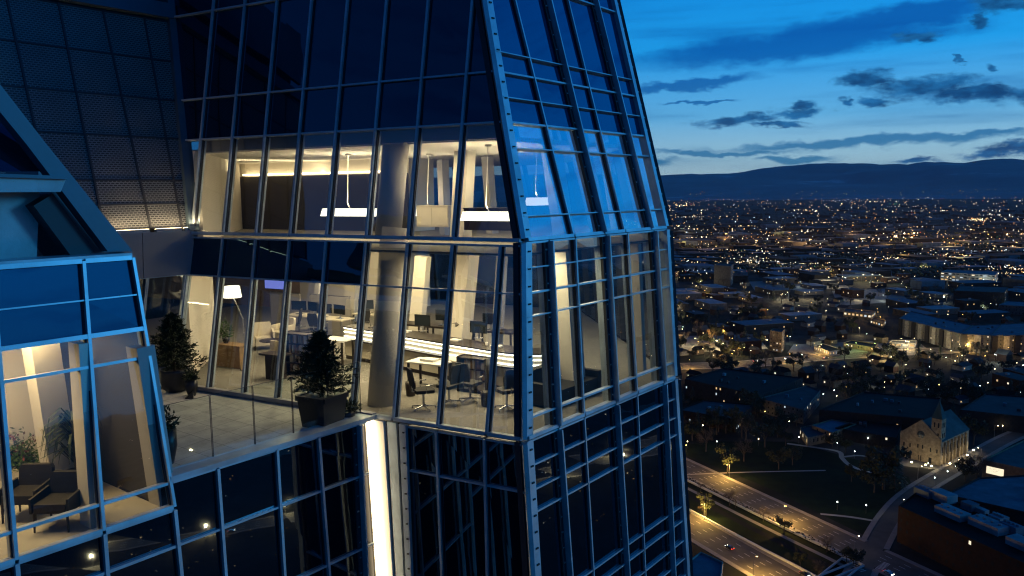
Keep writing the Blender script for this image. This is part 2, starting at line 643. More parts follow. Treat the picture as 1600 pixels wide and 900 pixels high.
def facade(plane, mulls, rows, top, bot, pane, mprof=(.07, .10, .10), rprof=(.042, .055), wide=(), thinrows=(), caprow=(), skip=(), mull_m='alu', side='gasket'):
    """one facet: panes between neighbouring mullions and rows, a mullion on each line, a transom on each row and bay"""
    nrm = plane[1]
    fa = empty('facade', (0, 0, 0), tower)
    fa.location = -tower.location
    zs = sorted([z for z in rows if bot + 1e-3 < z < top - 1e-3] + [top, bot], reverse=True)
    for i in range(len(mulls) - 1):
        a, b = mulls[i], mulls[i + 1]
        for j in range(len(zs) - 1):
            q = pane(i, j, zs[j], zs[j + 1])
            if not q: continue
            zt, zb = zs[j], zs[j + 1]
            jit = V((random.uniform(-1, 1), random.uniform(-1, 1), random.uniform(-1, 1))) * 0.004
            pts = [a.at(zt), b.at(zt), b.at(zb), a.at(zb)]
            pts = [p - nrm * 0.02 + nrm * random.uniform(-.004, .004) for p in pts]
            mb = MB(); mb.face(pts)
            # gasket frame round the pane
            for u, v in ((0, 3), (1, 2)): mb.beam(pts[u] - nrm * .02, pts[v] - nrm * .02, .06, .03, nrm, 0.05, 1)
            mb.build('glass_pane' if q.startswith('glass') else 'opaque_panel', [q, side], fa)
        for z in zs:
            w, d = (.078, .085) if z in caprow else ((.025, .07) if z in thinrows else rprof)
            p, q = a.at(z), b.at(z)
            t = (q - p).normalized()
            m = MB().beam(p + t * .03, q - t * .03, w, d, nrm, .10)
            m.build('transom', 'alu', fa)
    for k, mm in enumerate(mulls):
        if k in skip: continue
        p, q = mm.at(top), mm.at(bot)
        m = MB()
        if k in wide:
            m.beam(p, q, .045, .17, nrm, .30)
            sd = (q - p).cross(nrm).normalized()
            for s_ in (-1, 1):
                m.beam(p + sd * s_ * .085, q + sd * s_ * .085, .12, .02, nrm, .06, 1)
            L = (q - p).length
            n = int(L / .36)
            for b_ in range(n):
                c = p + (q - p) * ((b_ + .5) / n)
                for s_ in (-1, 1):
                    m.box(c + sd * s_ * .10 + nrm * .03, (.05, .03, .03), sd, (q - p).normalized(), nrm, 2)
        else:
            m.beam(p, q, mprof[0], mprof[1], nrm, mprof[2])
            m.beam(p, q, mprof[0] + .05, .012, nrm, .02, 1)
        m.build('mullion', [mull_m, 'alu_dark', 'bolt'], fa)
    return fa


# levels
zLA, zLB = zcorner(112), zcorner(191)
zTOP = zcorner(-52)
zTT = zTOP + 2.6
thinB = [zcorner(y) for y in (80, 152, 232, 339)]
zM = {i: zcorner(y) for i, y in ((1, 420), (2, 460), (3, 497), (4, 656))}
zN = {i: zM[i] - STOREY for i in zM}
Z3 = Z2 - STOREY
ZB = Z2 - 9.5

# facade A, upper storey (leans back, ends at the inner corner and at the outer edge)
edge_up = Mull(PA_UP, (755, 0), (816, 376))
inner_up = Mull(PA_UP, (268, 25), (300, 360))
A_up = [inner_up] + [Mull(PA_UP, (t, 0), (b, y)) for t, b, y in
                     ((336, 302.5, 358), (385, 351, 360), (435, 402, 362), (489, 455, 364), (545, 512, 367), (606, 574, 369), (671, 639, 371), (740, 709, 373))] + [edge_up]


class Meet:
    """a mullion line that may not pass beyond the inner edge"""
    def __init__(s, m, lim): s.m, s.l = m, lim

    def at(s, z):
        p, q = s.m.at(z), s.l.at(z)
        return p if (p - C1).dot(dA) < (q - C1).dot(dA) else q


A_up[1] = Meet(A_up[1], inner_up)
facade(PA_UP, A_up, [zTOP, zLA, zLB], zTT, Z1 + .002,
       lambda i, j, zt, zb: 'glass' if zt <= zLB + .01 else 'spandrel', mprof=(.058, .07, .15), skip=(0, 9), caprow=(Z1 + .002,))
# facade A, office storey
edge_mid = Mull(PA_MID, (816, 376), (818, 688))
inner_mid = Mull(PA_MID, (300, 360), (272, 598))
A_mid = [inner_mid] + [Mull(PA_MID, (t, y), (b, y2)) for t, y, b, y2 in
                       ((351, 361, 326, 607), (402, 363, 380, 615), (455, 365, 432, 625), (512, 367, 490, 634), (574, 369, 550, 642), (639, 371, 616, 657), (709, 373, 685, 670), (784, 376, 762, 676))] + [edge_mid]
facade(PA_MID, A_mid, [zM[2]], Z1 - .12, Z2 + .03,
       lambda i, j, zt, zb: 'glass' if (zt <= zM[2] + .01 or i >= 5) else 'spandrel', mprof=(.058, .07, .15), skip=(9,), caprow=(Z2 + .03,))
# facade A below the terrace
edge_low = Mull(PA_LOW, (818, 688), (831, 900))
A_low = [Mull(PA_LOW, (638, 664), (647, 900)), Mull(PA_LOW, (683, 671), (692, 900)), Mull(PA_LOW, (758, 683), (763, 900)), edge_low]
facade(PA_LOW, A_low, [zN[2], Z3], Z2 - .10, ZB, lambda i, j, zt, zb: 'dark_room_pane', skip=(0, 3), mprof=(.058, .07, .15))

# facade B
endB_up = Mull(PB_UP, (957, 0), (1039, 357))
B_up = [Mull(PB_UP, (757, 0), (820, 375))] + [Mull(PB_UP, (t, 0), (b, y)) for t, b, y in ((802, 893, 367), (853, 940, 363), (885, 973, 361), (926, 1014, 358))] + [endB_up]
facade(PB_UP, B_up, thinB + [zTOP, zLA, zLB], zTT, Z1 + .002,
       lambda i, j, zt, zb: 'glass_up' if zt <= zLB + .01 else 'spandrel_b', mprof=(.045, .07, .16), wide=(2, 4), thinrows=thinB, caprow=(Z1 + .002,), skip=(0, 5), side='alu_dark')
endB_mid = Mull(PB_MID, (1039, 357), (1052, 592))
B_mid = [Mull(PB_MID, (819, 376), (821, 687))] + [Mull(PB_MID, (t, y), (b, y2)) for t, y, b, y2 in
                                                  ((855, 372, 869, 666), (896, 369, 910, 650), (944, 365, 959, 629), (978, 362, 993, 617), (1019, 359, 1034, 599))] + [endB_mid]
facade(PB_MID, B_mid, [zM[k] for k in zM], Z1 - .06, Z2 + .03, lambda i, j, zt, zb: 'glass_b',
       mprof=(.045, .07, .16), wide=(1, 3, 5), thinrows=[zM[1], zM[3]], skip=(0, 6), side='alu_dark', caprow=(Z2 + .03,))
endB_low = Mull(PB_LOW, (1052, 592), (1072, 900))
B_low = [Mull(PB_LOW, (821, 687), (834, 900))] + [Mull(PB_LOW, (t, y), (b, 900)) for t, y, b in
                                                  ((869, 666, 886), (910, 650, 925), (959, 629, 976), (993, 617, 1006), (1034, 599, 1048))] + [endB_low]
facade(PB_LOW, B_low, [zN[k] for k in zN] + [Z3] + [zN[1] - STOREY, zN[2] - STOREY, zN[3] - STOREY], Z2 - .06, ZB, lambda i, j, zt, zb: 'dark_room_pane',
       mprof=(.045, .07, .16), wide=(1, 3, 5), skip=(0, 6), side='alu_dark')

# corner trims
def corner(m, zt, zb, w=.20):
    p, q = m.at(zt), m.at(zb)
    nn = (nA + nB).normalized()
    mb = MB()
    mb.beam(p - dA * 0 + nn * .02, q + nn * .02, .10, .12, nn, .22)
    mb.beam(p + dA * .13 + nA * .01, q + dA * .13 + nA * .01, .13, .05, nA, .15, 1)
    mb.beam(p + dB * .16 + nB * .01, q + dB * .16 + nB * .01, .22, .05, nB, .15, 2)
    n = int((p - q).length / .36)
    for k in range(n):
        c = q + (p - q) * ((k + .5) / n)
        mb.box(c + dB * .16 + nB * .07, (.08, .035, .03), dB, (p - q).normalized(), nB, 3)
    o = mb.build('corner_post', ['alu', 'alu_dark', 'alu', 'gasket'], tower)
    return o


corner(edge_up, zTT, Z1 + .05)
corner(edge_mid, Z1 - .05, Z2 + .05)
corner(edge_low, Z2 - .05, ZB)
for m, zt, zb in ((endB_up, zTT, Z1 + .05), (endB_mid, Z1 - .05, Z2 + .05), (endB_low, Z2 - .05, ZB)):
    p, q = m.at(zt), m.at(zb)
    mb = MB().beam(p, q, .16, .10, nB, .3)
    mb.beam(p + dB * .18 - nB * .02, q + dB * .18 - nB * .02, .16, .06, nB, .3, 1)
    n = int((p - q).length / .36)
    for k in range(n):
        c = q + (p - q) * ((k + .5) / n)
        mb.box(c + dB * .19 + nB * .05, (.10, .04, .03), dB, (p - q).normalized(), nB, 2)
    mb.build('corner_post', ['alu', 'alu_dark', 'bolt'], tower)

# the facet that turns away at the far end of B, and the one at the back
dC = V((-.13, .99, 0)).normalized()
dD = dA.copy()
LC, LD = 13.0, 15.0
for zt, zb, en in ((zTT, Z1 + .05, endB_up), (Z1 - .1, Z2 + .05, endB_mid), (Z2 - .1, ZB, endB_low)):
    fa = empty('rear_facade', -tower.location, tower)
    p0t, p0b = en.at(zt) + dB * .22, en.at(zb) + dB * .22
    lean = V((0, 0, 0))
    nC = V((dC.y, -dC.x, 0))
    nC = nC if nC.x > 0 else -nC
    back = (-nC * .08 * (zt - zb))
    p0t = p0b + Z * (zt - zb) + (p0t - p0b - Z * (zt - zb)) * 1.0
    seq = [(p0t + dC * (LC * k / 7) + V((0, 0, 0)), p0b + dC * (LC * k / 7)) for k in range(8)]
    c1, c2 = seq[-1]
    seq2 = [(c1 + dD * (LD * k / 8), c2 + dD * (LD * k / 8)) for k in range(9)]
    nD = -nA
    gm = 'glass' if zb > Z2 - 1 else 'spandrel'
    for sq, nn in ((seq, nC), (seq2, nD)):
        for k in range(len(sq) - 1):
            (a, b), (c, d) = sq[k], sq[k + 1]
            MB().face([a, c, d, b]).build('glass_pane', gm, fa)
            MB().beam(a, b, .12, .10, nn, .12).build('mullion', 'alu_dark', fa)
            if gm == 'glass':
                f_ = .30 if zb > Z1 - .3 else .72
                MB().beam(b + (a - b) * f_, d + (c - d) * f_, .06, .05, nn, .06).build('transom', 'alu_dark', fa)

# slabs and cornices between the storeys (outline of the plan at a level)
def plan(z, inset=0.12, upper=True):
    em = edge_up if z > Z1 else (edge_mid if z > Z2 - .01 else edge_low)
    im = inner_up if z > Z1 else inner_mid
    en = endB_up if z > Z1 else (endB_mid if z > Z2 - .01 else endB_low)
    a, b, c = em.at(z), en.at(z) + dB * .22, im.at(z)
    d = b + dC * LC
    f = d + dD * LD
    l = c - dB * 7.0
    g = l + dA * 10 - nA * 14
    a = a - (nA + nB) * inset
    b = b - nB * inset
    c = c - nA * inset - nB * inset
    l = l - nB * inset
    return [a, b, d, f, g, l, c]


def slab(name, zt, zb, mat, inset=0.12, parent=tower):
    top, bot = plan(zt, inset), plan(zt, inset)
    for p in top: p.z = zt
    for p in bot: p.z = zb
    return MB().hexa(bot, top).build(name, mat, parent)


slab('floor_slab', Z1 - .30, Z1 - .335, 'carpet', .10)
slab('floor_slab', Z2 - .0, Z2 - .30, 'carpet', .14)
zCE = CAMZ + 1.20                                # ceiling of the upper room
slab('ceiling', zCE + .12, zCE, 'ceiling', .85)
slab('ceiling', Z1 - .34, Z1 - .40, 'ceiling', .5)
# slab closing the lower storeys, whose darkness is painted into their panes
slab('floor_slab', ZB + .2, ZB - .3, 'concrete', .14)
# plain shaft down to the street
base_pts = plan(ZB - .1, .0)
sh = [p.copy() for p in base_pts]
lw = at_plane(-150, 900, *PP_LOW)
sh2 = [sh[0], sh[1], sh[2], sh[3], sh[4], sh[5]]
tw = [V((p.x, p.y, 0)) for p in sh2]
for p in sh2: p.z = ZB
MB().hexa(tw, sh2).build('shaft', 'spandrel', tower)
# ------------------------------------------------------------------ the low wing in front, its terrace and the walls round it
PE = at_plane(270, 791, *PP_LOW)
ZE = PE.z
PP_UP = (PE, (nB + Z * 0.135).normalized())
zr = [at_plane(x, y, *PP_UP).z for x, y in ((205, 403), (209, 461), (217, 514), (227, 558), (262, 755))]
zPAR, zW1, zW2, zW3, zW4 = zr
zT7 = at_plane(275, 852, *PP_LOW).z
edge_w = Mull(PP_UP, (205, 403), (270, 791))
W_up = [Mull(PP_UP, (-190, 440), (-150, 915)), Mull(PP_UP, (-15, 420), (20, 835)), Mull(PP_UP, (128, 412), (159, 822)), edge_w]
facade(PP_UP, W_up, [zW1, zW2, zW3, zW4], zPAR, ZE, lambda i, j, zt, zb: 'glass' if zt <= zW2 + .01 else 'spandrel_b',
       mprof=(.056, .09, .20), rprof=(.052, .06), thinrows=(zW1,), caprow=(ZE, zPAR, zW2), side='alu_dark')
W_low = [Mull(PP_LOW, (-150, 915), (-145, 1010)), Mull(PP_LOW, (20, 835), (26, 905)), Mull(PP_LOW, (160, 823), (166, 905)), Mull(PP_LOW, (270, 791), (281, 900))]
facade(PP_LOW, W_low, [zT7, zT7 - 1.7, zT7 - 2.6], ZE - .06, ZB, lambda i, j, zt, zb: 'dark_room_pane', mprof=(.066, .09, .15), rprof=(.055, .06))
T_low = [W_low[-1]] + [Mull(PP_LOW, a, b) for a, b in (((337, 722), (350, 900)), ((430, 702), (442, 900)), ((495, 680), (512, 900)), ((557, 660), (568, 900)), ((571, 655), (588, 900)))]
facade(PP_LOW, T_low, [zT7, zT7 - 1.7, zT7 - 3.4], Z2 - .05, ZB, lambda i, j, zt, zb: 'alu_dark' if i == 4 else 'dark_room_pane',
       mprof=(.06, .09, .15), skip=(0, 5), wide=(4,))
# coping of the terrace edge and of the wing
W0 = edge_w.at(Z2)
cop = MB()
r0 = Mull(PP_LOW, (571, 655), (588, 900)).at(Z2) + dB * .30
cop.beam(W0 + Z * .02, r0 + Z * .02, .10, .10, nB, .30)
cop.build('coping', 'alu', tower)
par0, par1 = W_up[0].at(zPAR), edge_w.at(zPAR)
MB().beam(par0 + Z * .06 - nB * .12, par1 + Z * .06 - nB * .12, .07, .17, nB, .45).build('coping', 'alu', tower)
# lit channel in the inner corner below the terrace
ce0, ce1 = Mull(PP_LOW, (571, 655), (588, 900)), Mull(PP_LOW, (586, 649), (604, 900))
zt_, zb_ = Z2 - .04, ZB
a, b, c, d = ce0.at(zt_), ce1.at(zt_), ce1.at(zb_), ce0.at(zb_)
MB().prism([a, b, c, d], nB * .07).build('light_column', 'white_strip', tower)
j0, j1 = A_low[0].at(zt_), A_low[0].at(zb_)
rt, rb = ce1.at(zt_), ce1.at(zb_)
jm = MB()
for u, v, dd, mi in ((0.0, .34, .10, 0), (.36, .40, .02, 2), (.42, .70, .06, 1), (.72, .78, .02, 2), (.80, 1.0, .09, 1)):
    q = [rt + (j0 - rt) * u, rt + (j0 - rt) * v, rb + (j1 - rb) * v, rb + (j1 - rb) * u]
    jm.prism([p + nA * .02 for p in q], nA * dd, mi)
n_ = int((j0 - j1).length / .36)
for k in range(n_):
    p = j1 + (j0 - j1) * ((k + .5) / n_)
    jm.box(p + nA * .12 - dA * .06 + dA * .12, (.05, .03, .03), dA, Z, nA, 2)
jm.build('corner_post', ['ceiling', 'alu', 'gasket'], tower)

# terrace floor, uv in metres
A0 = R.copy()
A1 = inner_mid.at(Z2)
back_dir = -dB
W1 = None
# end wall of the wing runs back from its edge
dist = (A1 - W0).dot(-nB)
W1 = W0 - nB * dist
tf = [W0 - nB * .2, A0 - nB * .0, A1, W1]
ZT = Z2 - .03
m = MB()
pts = [V((p.x, p.y, ZT)) for p in tf]
m.face(pts, 0, [((p - pts[0]).dot(dA), (p - pts[0]).dot(dB)) for p in pts])
m.build('terrace_floor', 'paver', tower)
MB().hexa([V((p.x, p.y, ZT - .4)) for p in tf], [V((p.x, p.y, ZT - .02)) for p in tf]).build('floor_slab', 'concrete', tower)
# kerb along the glass walls
MB().beam(A1 + Z * .05, A0 + Z * .05, .10, .10, nA, .05).build('kerb', 'cladding', tower)

# back wall of the terrace: glass below, clad band, slotted metal wall above
inner_bk = Mull(PBK, (300, 360), (272, 598))
zband = zM[2] + .02
Bk = [Mull(PBK, (300, 360), (274, 598))]
for k in range(1, 5):
    o = -dB * (1.15 * k)
    q = Mull(PBK, (300, 360), (274, 598)); q.a = q.a + o; q.b = q.b + o
    Bk.append(q)
facade(PBK, Bk, [], zband, Z2 + .08, lambda i, j, zt, zb: 'glass', mprof=(.08, .06, .12))
q0, q1 = P1 + Z * .0, P1 - dB * 6
bl = MB()
for k in range(4):
    p, q = P1 - dB * (1.45 * k + .01), P1 - dB * (1.45 * (k + 1) - .01)
    lo = -nB * (-(P1.z - zband) * tM)
    bl.prism([p, q, q + lo - Z * (P1.z - zband), p + lo - Z * (P1.z - zband)], nB * .10)
bl.build('clad_band', 'cladding', tower)
lv = empty('slotted_wall', -tower.location, tower)
Lm = [Mull(PL, (268, 25), (300, 360))] + [Mull(PL, a, b) for a, b in (((225, 27), (284, 354)), ((160, 15), (235, 355)), ((90, 0), (160, 347)), ((11, 0), (86, 345)), ((-70, -10), (10, 340)), ((-150, -20), (-66, 335)))]
lz = [at_plane(261, 34, *PL).z] + [at_plane(x, y, *PL).z for x, y in ((237, 92), (257, 156), (272, 216), (279, 282), (282, 318), (286, 354))]
nL = PL[1]
upL = nL.cross(dB).normalized()
upL = upL if upL.z > 0 else -upL
org = P1
for i in range(len(Lm) - 1):
    for j in range(len(lz) - 1):
        q = [Lm[i].at(lz[j]), Lm[i + 1].at(lz[j]), Lm[i + 1].at(lz[j + 1]), Lm[i].at(lz[j + 1])]
        cc = (q[0] + q[2]) / 2
        q = [p + (cc - p).normalized() * .035 for p in q]
        MB().face(q, 0, [((p - org).dot(dB), (p - org).dot(upL)) for p in q]).build('mesh_panel', 'louver', lv)
for i in range(len(Lm)):
    MB().beam(Lm[i].at(lz[0]), Lm[i].at(lz[-1]), .05, .03, nL, .03).build('mullion', 'alu_dark' if i else 'steel_blue', lv)
    if i < len(Lm) - 1:
        a, b = Lm[i], Lm[i + 1]
        s0, s1 = a.at(lz[0]), a.at(lz[-1])
        w0, w1 = b.at(lz[0]) - s0, b.at(lz[-1]) - s1
        MB().beam(s0 + w0 * .55 - nL * .12, s1 + w1 * .55 - nL * .12, .28, .05, nL).build('rear_post', 'cladding', lv)
for z_ in lz:
    MB().beam(Lm[0].at(z_), Lm[-1].at(z_), .04, .02, nL, .02).build('transom', 'alu_dark', lv)
MB().face([p - nL * .35 for p in (Lm[0].at(zTT), Lm[-1].at(zTT), Lm[-1].at(Z1 - .2), Lm[0].at(Z1 - .2))]).build('backing', 'gasket', lv)
zt2 = at_plane(261, 9, *PL).z
bb = MB()
q = [Lm[0].at(zt2), Lm[-1].at(zt2), Lm[-1].at(lz[0] + .05), Lm[0].at(lz[0] + .05)]
bb.prism(q, nL * .18)
bb.build('top_band', 'steel_blue', lv)
q = [Lm[0].at(zTT), Lm[-1].at(zTT), Lm[-1].at(zt2 + .35), Lm[0].at(zt2 + .35)]
MB().prism(q, nL * .12).build('top_band', 'steel_blue', lv)
MB().beam(inner_up.at(zTT) + nL * .04, inner_up.at(Z1 + .05) + nL * .04, .30, .10, nL, .15).build('corner_post', 'steel_blue', lv)
# strip lights along the foot of the slotted wall
for i in range(0, 5):
    a, b = Lm[i].at(lz[-1] - .09), Lm[i + 1].at(lz[-1] - .09)
    t = b - a
    st = MB().beam(a + t * .06 - nL * .04, b - t * .12 - nL * .04, .09, .12, nL)
    p_, q_ = a + t * .07 + nL * .07 + upL * .050, b - t * .13 + nL * .07 + upL * .050
    st.prism([p_, q_, q_ - nL * .09, p_ - nL * .09], upL * .006, 1)
    st.build('strip_light', ['cladding', 'warm_strip'], lv)
for i in (0, 1, 2):
    c = (Lm[i].at(lz[-1]) + Lm[i + 1].at(lz[-1])) / 2
    area_lamp('uplight', c + nL * .22 + Z * .06, 1.1, 8, (1, .74, .42), target=(upL - nL * .35), size_y=.08)

# roof of the wing and the stepped structure over it
rf0, rf1 = W_up[0].at(zPAR - .12) - nB * .3, edge_w.at(zPAR - .12) - nB * .3
MB().hexa([p - Z * .3 for p in (rf0, rf1, rf1 - nB * 5.2, rf0 - nB * 5.2)], [rf0, rf1, rf1 - nB * 5.2, rf0 - nB * 5.2]).build('roof_slab', 'steel_blue', tower)
PQ = (edge_w.at(zPAR) - nB * .45, nB.copy())
PQ3 = (edge_w.at(zPAR) - nB * .75, nB.copy())
PQ2 = (edge_w.at(zPAR) - nB * 1.9, nB.copy())


def poly(pl, pts): return [at_plane(x, y, *pl) for x, y in pts]


MB().prism(poly(PQ, [(-70, 58), (58, 222), (196, 392), (157, 392), (30, 226), (-70, 105)]), nB * .28).build('raking_beam', 'steel_blue', tower)
PQT = (at_plane(66, 268, *PQ), (nB + Z * .45).normalized())
MB().prism(poly(PQT, [(-70, 100), (27, 220), (66, 268), (-70, 268)]), nB * .05).build('opaque_panel', 'spandrel', tower)
MB().prism(poly(PQ, [(-70, 276), (90, 281), (82, 300), (-70, 301)]), nB * .32).build('roof_lip', 'concrete', tower)
q = poly(PQ, [(-70, 270), (92, 276), (90, 281), (-70, 276)])
MB().prism([p - nB * .6 for p in q], nB * 1.0).build('roof_lip', 'steel_blue', tower)
MB().prism(poly(PQ3, [(-70, 296), (62, 296), (57, 410), (-70, 410)]), -nB * .2).build('concrete_wall', 'concrete', tower)
a, b = at_plane(66, 312, *PQ), at_plane(132, 402, *PQ)
MB().beam(a - nB * .25, b - nB * .25, .38, .30, nB, .9).build('raking_beam', 'alu_dark', tower)
a, b = at_plane(92, 300, *PQ), at_plane(170, 398, *PQ)
MB().beam(a - nB * .5, b - nB * .5, .26, .2, nB, .3).build('raking_beam', 'steel_blue', tower)
# body behind the beam: the sloping flank of the wing
MB().hexa(poly(PQ2, [(60, 226), (196, 392), (60, 400)]), [p - nB * 1.5 for p in poly(PQ2, [(60, 226), (196, 392), (60, 400)])]).build('flank_wall', 'steel_blue', tower)

# ------------------------------------------------------------------ rooms
def in_up(s, q, z=0.0):
    p = C1 + dA * s - nA * q; p.z = Z1 + z
    return p


def in_mid(s, q, z=0.0):
    p = C2 + dA * s - nA * q; p.z = Z2 + z
    return p


def wall_between(p, q, h, th, name, mat, z0=0.0, parent=tower):
    t = (q - p).normalized()
    n = V((t.y, -t.x, 0)) * th
    return MB().hexa([p + Z * z0, q + Z * z0, q + n + Z * z0, p + n + Z * z0], [p + Z * h, q + Z * h, q + n + Z * h, p + n + Z * h]).build(name, mat, parent)


HU = zCE - Z1


def pa(x, y, q): return at_plane(x, y, C1 - nA * q, nA)


def flr(p, z):
    p = p.copy(); p.z = z
    return p


WARM = (1, .78, .44)
# upper room: left end wall, dark board wall with a pale band over it
u0, u1, u2 = (flr(pa(x, 300, q), Z1) for x, q in ((314, .40), (377, 7.6), (640, 7.6)))
for p in (u0, u1, u2): p.z = Z1 - .3
HU += .3
wall_between(u0, u1, HU, -.15, 'partition_wall', 'plaster')
wall_between(u1, u2, HU, -.15, 'partition_wall', 'plaster')
tb = (u2 - u1).normalized()
bo = nA * .06
MB().hexa([u1 + tb * .1 + bo + Z * .0, u2 + bo, u2 + bo * 2, u1 + tb * .1 + bo * 2], [p + Z * 2.02 for p in (u1 + tb * .1 + bo, u2 + bo, u2 + bo * 2, u1 + tb * .1 + bo * 2)]).build('board_panel', 'black_board', tower)
cm = (u1 + u2) / 2 + nA * .35
cm.z = zCE - .42
t_ = MB().beam(u1 + tb * .3 + bo * 2 + Z * 2.06, u2 - tb * .1 + bo * 2 + Z * 2.06, .10, .06, Z)
t_.build('cove_light', 'warm_strip', tower)
area_lamp('cove_lamp', cm, (u2 - u1).length * .9, 90, (1, .80, .46), target=(0, 0, 1), size_y=.12).rotation_euler = Matrix((tb, Z.cross(tb), Z)).transposed().to_euler() if False else (math.pi, 0, -math.atan2(tb.y, tb.x))
wall_between(u2, u2 - nA * 1.5, HU, -.2, 'partition_wall', 'plaster')
HU -= .3
MB().hexa([in_up(10.5, .62, HU - .01), in_up(.9, .62, HU - .01), in_up(.9, .72, HU - .01), in_up(10.5, .72, HU - .01)], [in_up(10.5, .62, zLB - Z1 + .1), in_up(.9, .62, zLB - Z1 + .1), in_up(.9, .72, zLB - Z1 + .1), in_up(10.5, .72, zLB - Z1 + .1)]).build('bulkhead', 'plaster_grey', tower)
# leaning round column behind facade A, both storeys
cx = at_plane(618, 362, PA_MID[0] - PA_MID[1] * 1.0, PA_MID[1])
cxb = at_plane(594, 648, PA_MID[0] - PA_MID[1] * 1.0, PA_MID[1])
MB().tube([cxb - Z * .2, cx + Z * .1], .36, 28).build('leaning_column', 'plaster', tower, True)
cu = at_plane(622, 205, PA_UP[0] - PA_UP[1] * 1.0, PA_UP[1])
cub = at_plane(606, 372, PA_UP[0] - PA_UP[1] * 1.0, PA_UP[1])
MB().tube([cub, cu + Z * .2], .33, 28).build('leaning_column', 'plaster', tower, True)


def slant(x0, y0, x1, y1, q0, q1, w, d, mat='plaster'):
    """square leaning column between two photo points at given depths behind facade A"""
    a, b = pa(x0, y0, q0), pa(x1, y1, q1)
    MB().beam(a, b, w, d, nA).build('leaning_column', mat, tower)


slant(733, 235, 726, 378, 5.2, 4.6, .46, .45)
slant(697, 250, 702, 372, 7.0, 6.4, .20, .40, 'cladding')
slant(766, 245, 775, 372, 8.0, 7.6, .22, .40, 'plaster_grey')
pb = lambda x, y, q: at_plane(x, y, C1 - nB * q, nB)
MB().beam(pb(852, 232, 2.2), pb(872, 372, 1.7), .44, .4, nB).build('leaning_column', 'plaster', tower)
MB().beam(pb(940, 250, 2.2), pb(958, 372, 1.7), .10, .3, nB).build('leaning_column', 'plaster', tower)
# office storey: core walls, columns
HM = STOREY - .42
wood = M['wood'] = pbr('brown wood panel', (.30, .19, .095), .6, 0, .25, 2.5)
c0, c1_, c2_ = (flr(pa(x, 480, q), Z2) for x, q in ((200, 12.0), (470, 12.0), (600, 12.0)))
wall_between(c0, c1_, HM, -.2, 'partition_wall', 'wood')
wall_between(c1_, c2_, HM, -.2, 'partition_wall', 'plaster')
wall_between(c2_, c2_ - nA * 3.5, HM, -.2, 'partition_wall', 'plaster')
slant(738, 388, 722, 560, 6.4, 5.6, .56, .6)
slant(665, 400, 652, 545, 8.2, 8.0, .50, .3)
slant(560, 400, 552, 540, 9.5, 9.3, .5, .4)
slant(505, 400, 498, 540, 10.5, 10.2, .22, .3, 'ceiling')
slant(790, 390, 780, 560, 7.0, 6.4, .20, .4, 'cladding')
MB().beam(pb(868, 392, 1.5), pb(884, 640, 1.2), .55, .5, nB).build('leaning_column', 'plaster', tower)
for x in (935, 985, 1014): MB().beam(pb(x, 380, 1.2), pb(x + 10, 610, .9), .18, .3, nB).build('leaning_column', 'plaster_grey', tower)
# pale wall at the far left end of the office, beside the terrace
e0, e1 = flr(pa(296, 500, .35), Z2), flr(pa(336, 500, 3.4), Z2)
wall_between(e0, e1, HM, -.15, 'partition_wall', 'plaster')
bk0 = A1 - nB * .3 - dB * .2
wall_between(flr(A1 - nB * 2.2 - dB * 4.5, Z2), flr(A1 - nB * 2.2 + dB * .3, Z2), HM, .15, 'partition_wall', 'plaster')
area_lamp('ceiling_or_fill_light', A1 - nB * 1.1 - dB * 1.6 + Z * 2.4, .8, 60, WARM)
for s_ in (6.2, 2.4): area_lamp('ceiling_or_fill_light', in_mid(s_, 1.5, STOREY - .44), .5, 34, WARM)  # small fill lamps added to light the front of the round column
for s_ in (6.6, 2.6): area_lamp('ceiling_or_fill_light', in_up(s_, 1.6, HU - .06), .5, 24, WARM)
# lights of the rooms
for s_, q_ in ((8.3, 3.6), (5.6, 4.0), (2.8, 4.2), (1.0, 8.5), (3.0, 12)):
    area_lamp('ceiling_or_fill_light', in_up(s_, q_, HU - .06), 1.4, 100, WARM)
for s_, q_ in ((8.8, 3.2), (6.4, 3.0), (4.0, 3.2), (1.6, 3.0), (8.5, 7.0), (5.5, 7.5), (2.0, 7.0), (7.5, 10.5), (0.8, 11), (11.5, 6.5), (13, 10)):
    area_lamp('ceiling_or_fill_light', in_mid(s_, q_, STOREY - .44), 1.2, 165, WARM)

# room of the low wing
r_a, r_b = edge_w.at(ZE), W_up[0].at(ZE)
DEEP = 4.4
fl_w = [r_b - nB * .1, r_a - nB * .1 - dB * .15, r_a - nB * DEEP - dB * .15, r_b - nB * DEEP]
MB().hexa([p - Z * .3 for p in fl_w], fl_w).build('floor_slab', 'floor_tile', tower)
HW = zW2 - ZE
cl_w = [p + Z * (HW + .05) for p in (r_b - nB * .62, r_a - nB * .62 - dB * .15, r_a - nB * DEEP - dB * .15, r_b - nB * DEEP)]
MB().hexa(cl_w, [p + Z * .3 for p in cl_w]).build('ceiling', 'ceiling', tower)
pw = lambda x, y, q: at_plane(x, y, r_a - nB * q, nB)
k0, k1, k2 = flr(pw(-160, 700, DEEP - .1), ZE), flr(pw(84, 700, DEEP - .1), ZE), flr(r_a - nB * (DEEP - .1) - dB * .1, ZE)
wall_between(k0, k1, HW, -.15, 'partition_wall', 'plaster')
wall_between(k1, k2, HW, -.15, 'partition_wall', 'black_board')
lean_ = -nB * (.135 * HW)
ew = [r_a - nB * .12 - dB * .02, r_a - nB * DEEP - dB * .02]
MB().hexa([ew[0], ew[1], ew[1] - dB * .1, ew[0] - dB * .1], [ew[0] + lean_ + Z * HW, ew[1] + lean_ + Z * HW, ew[1] + lean_ + Z * HW - dB * .1, ew[0] + lean_ + Z * HW - dB * .1]).build('end_wall', 'black_board', tower)
a, b = pw(56, 548, 2.6), pw(88, 744, 2.9)
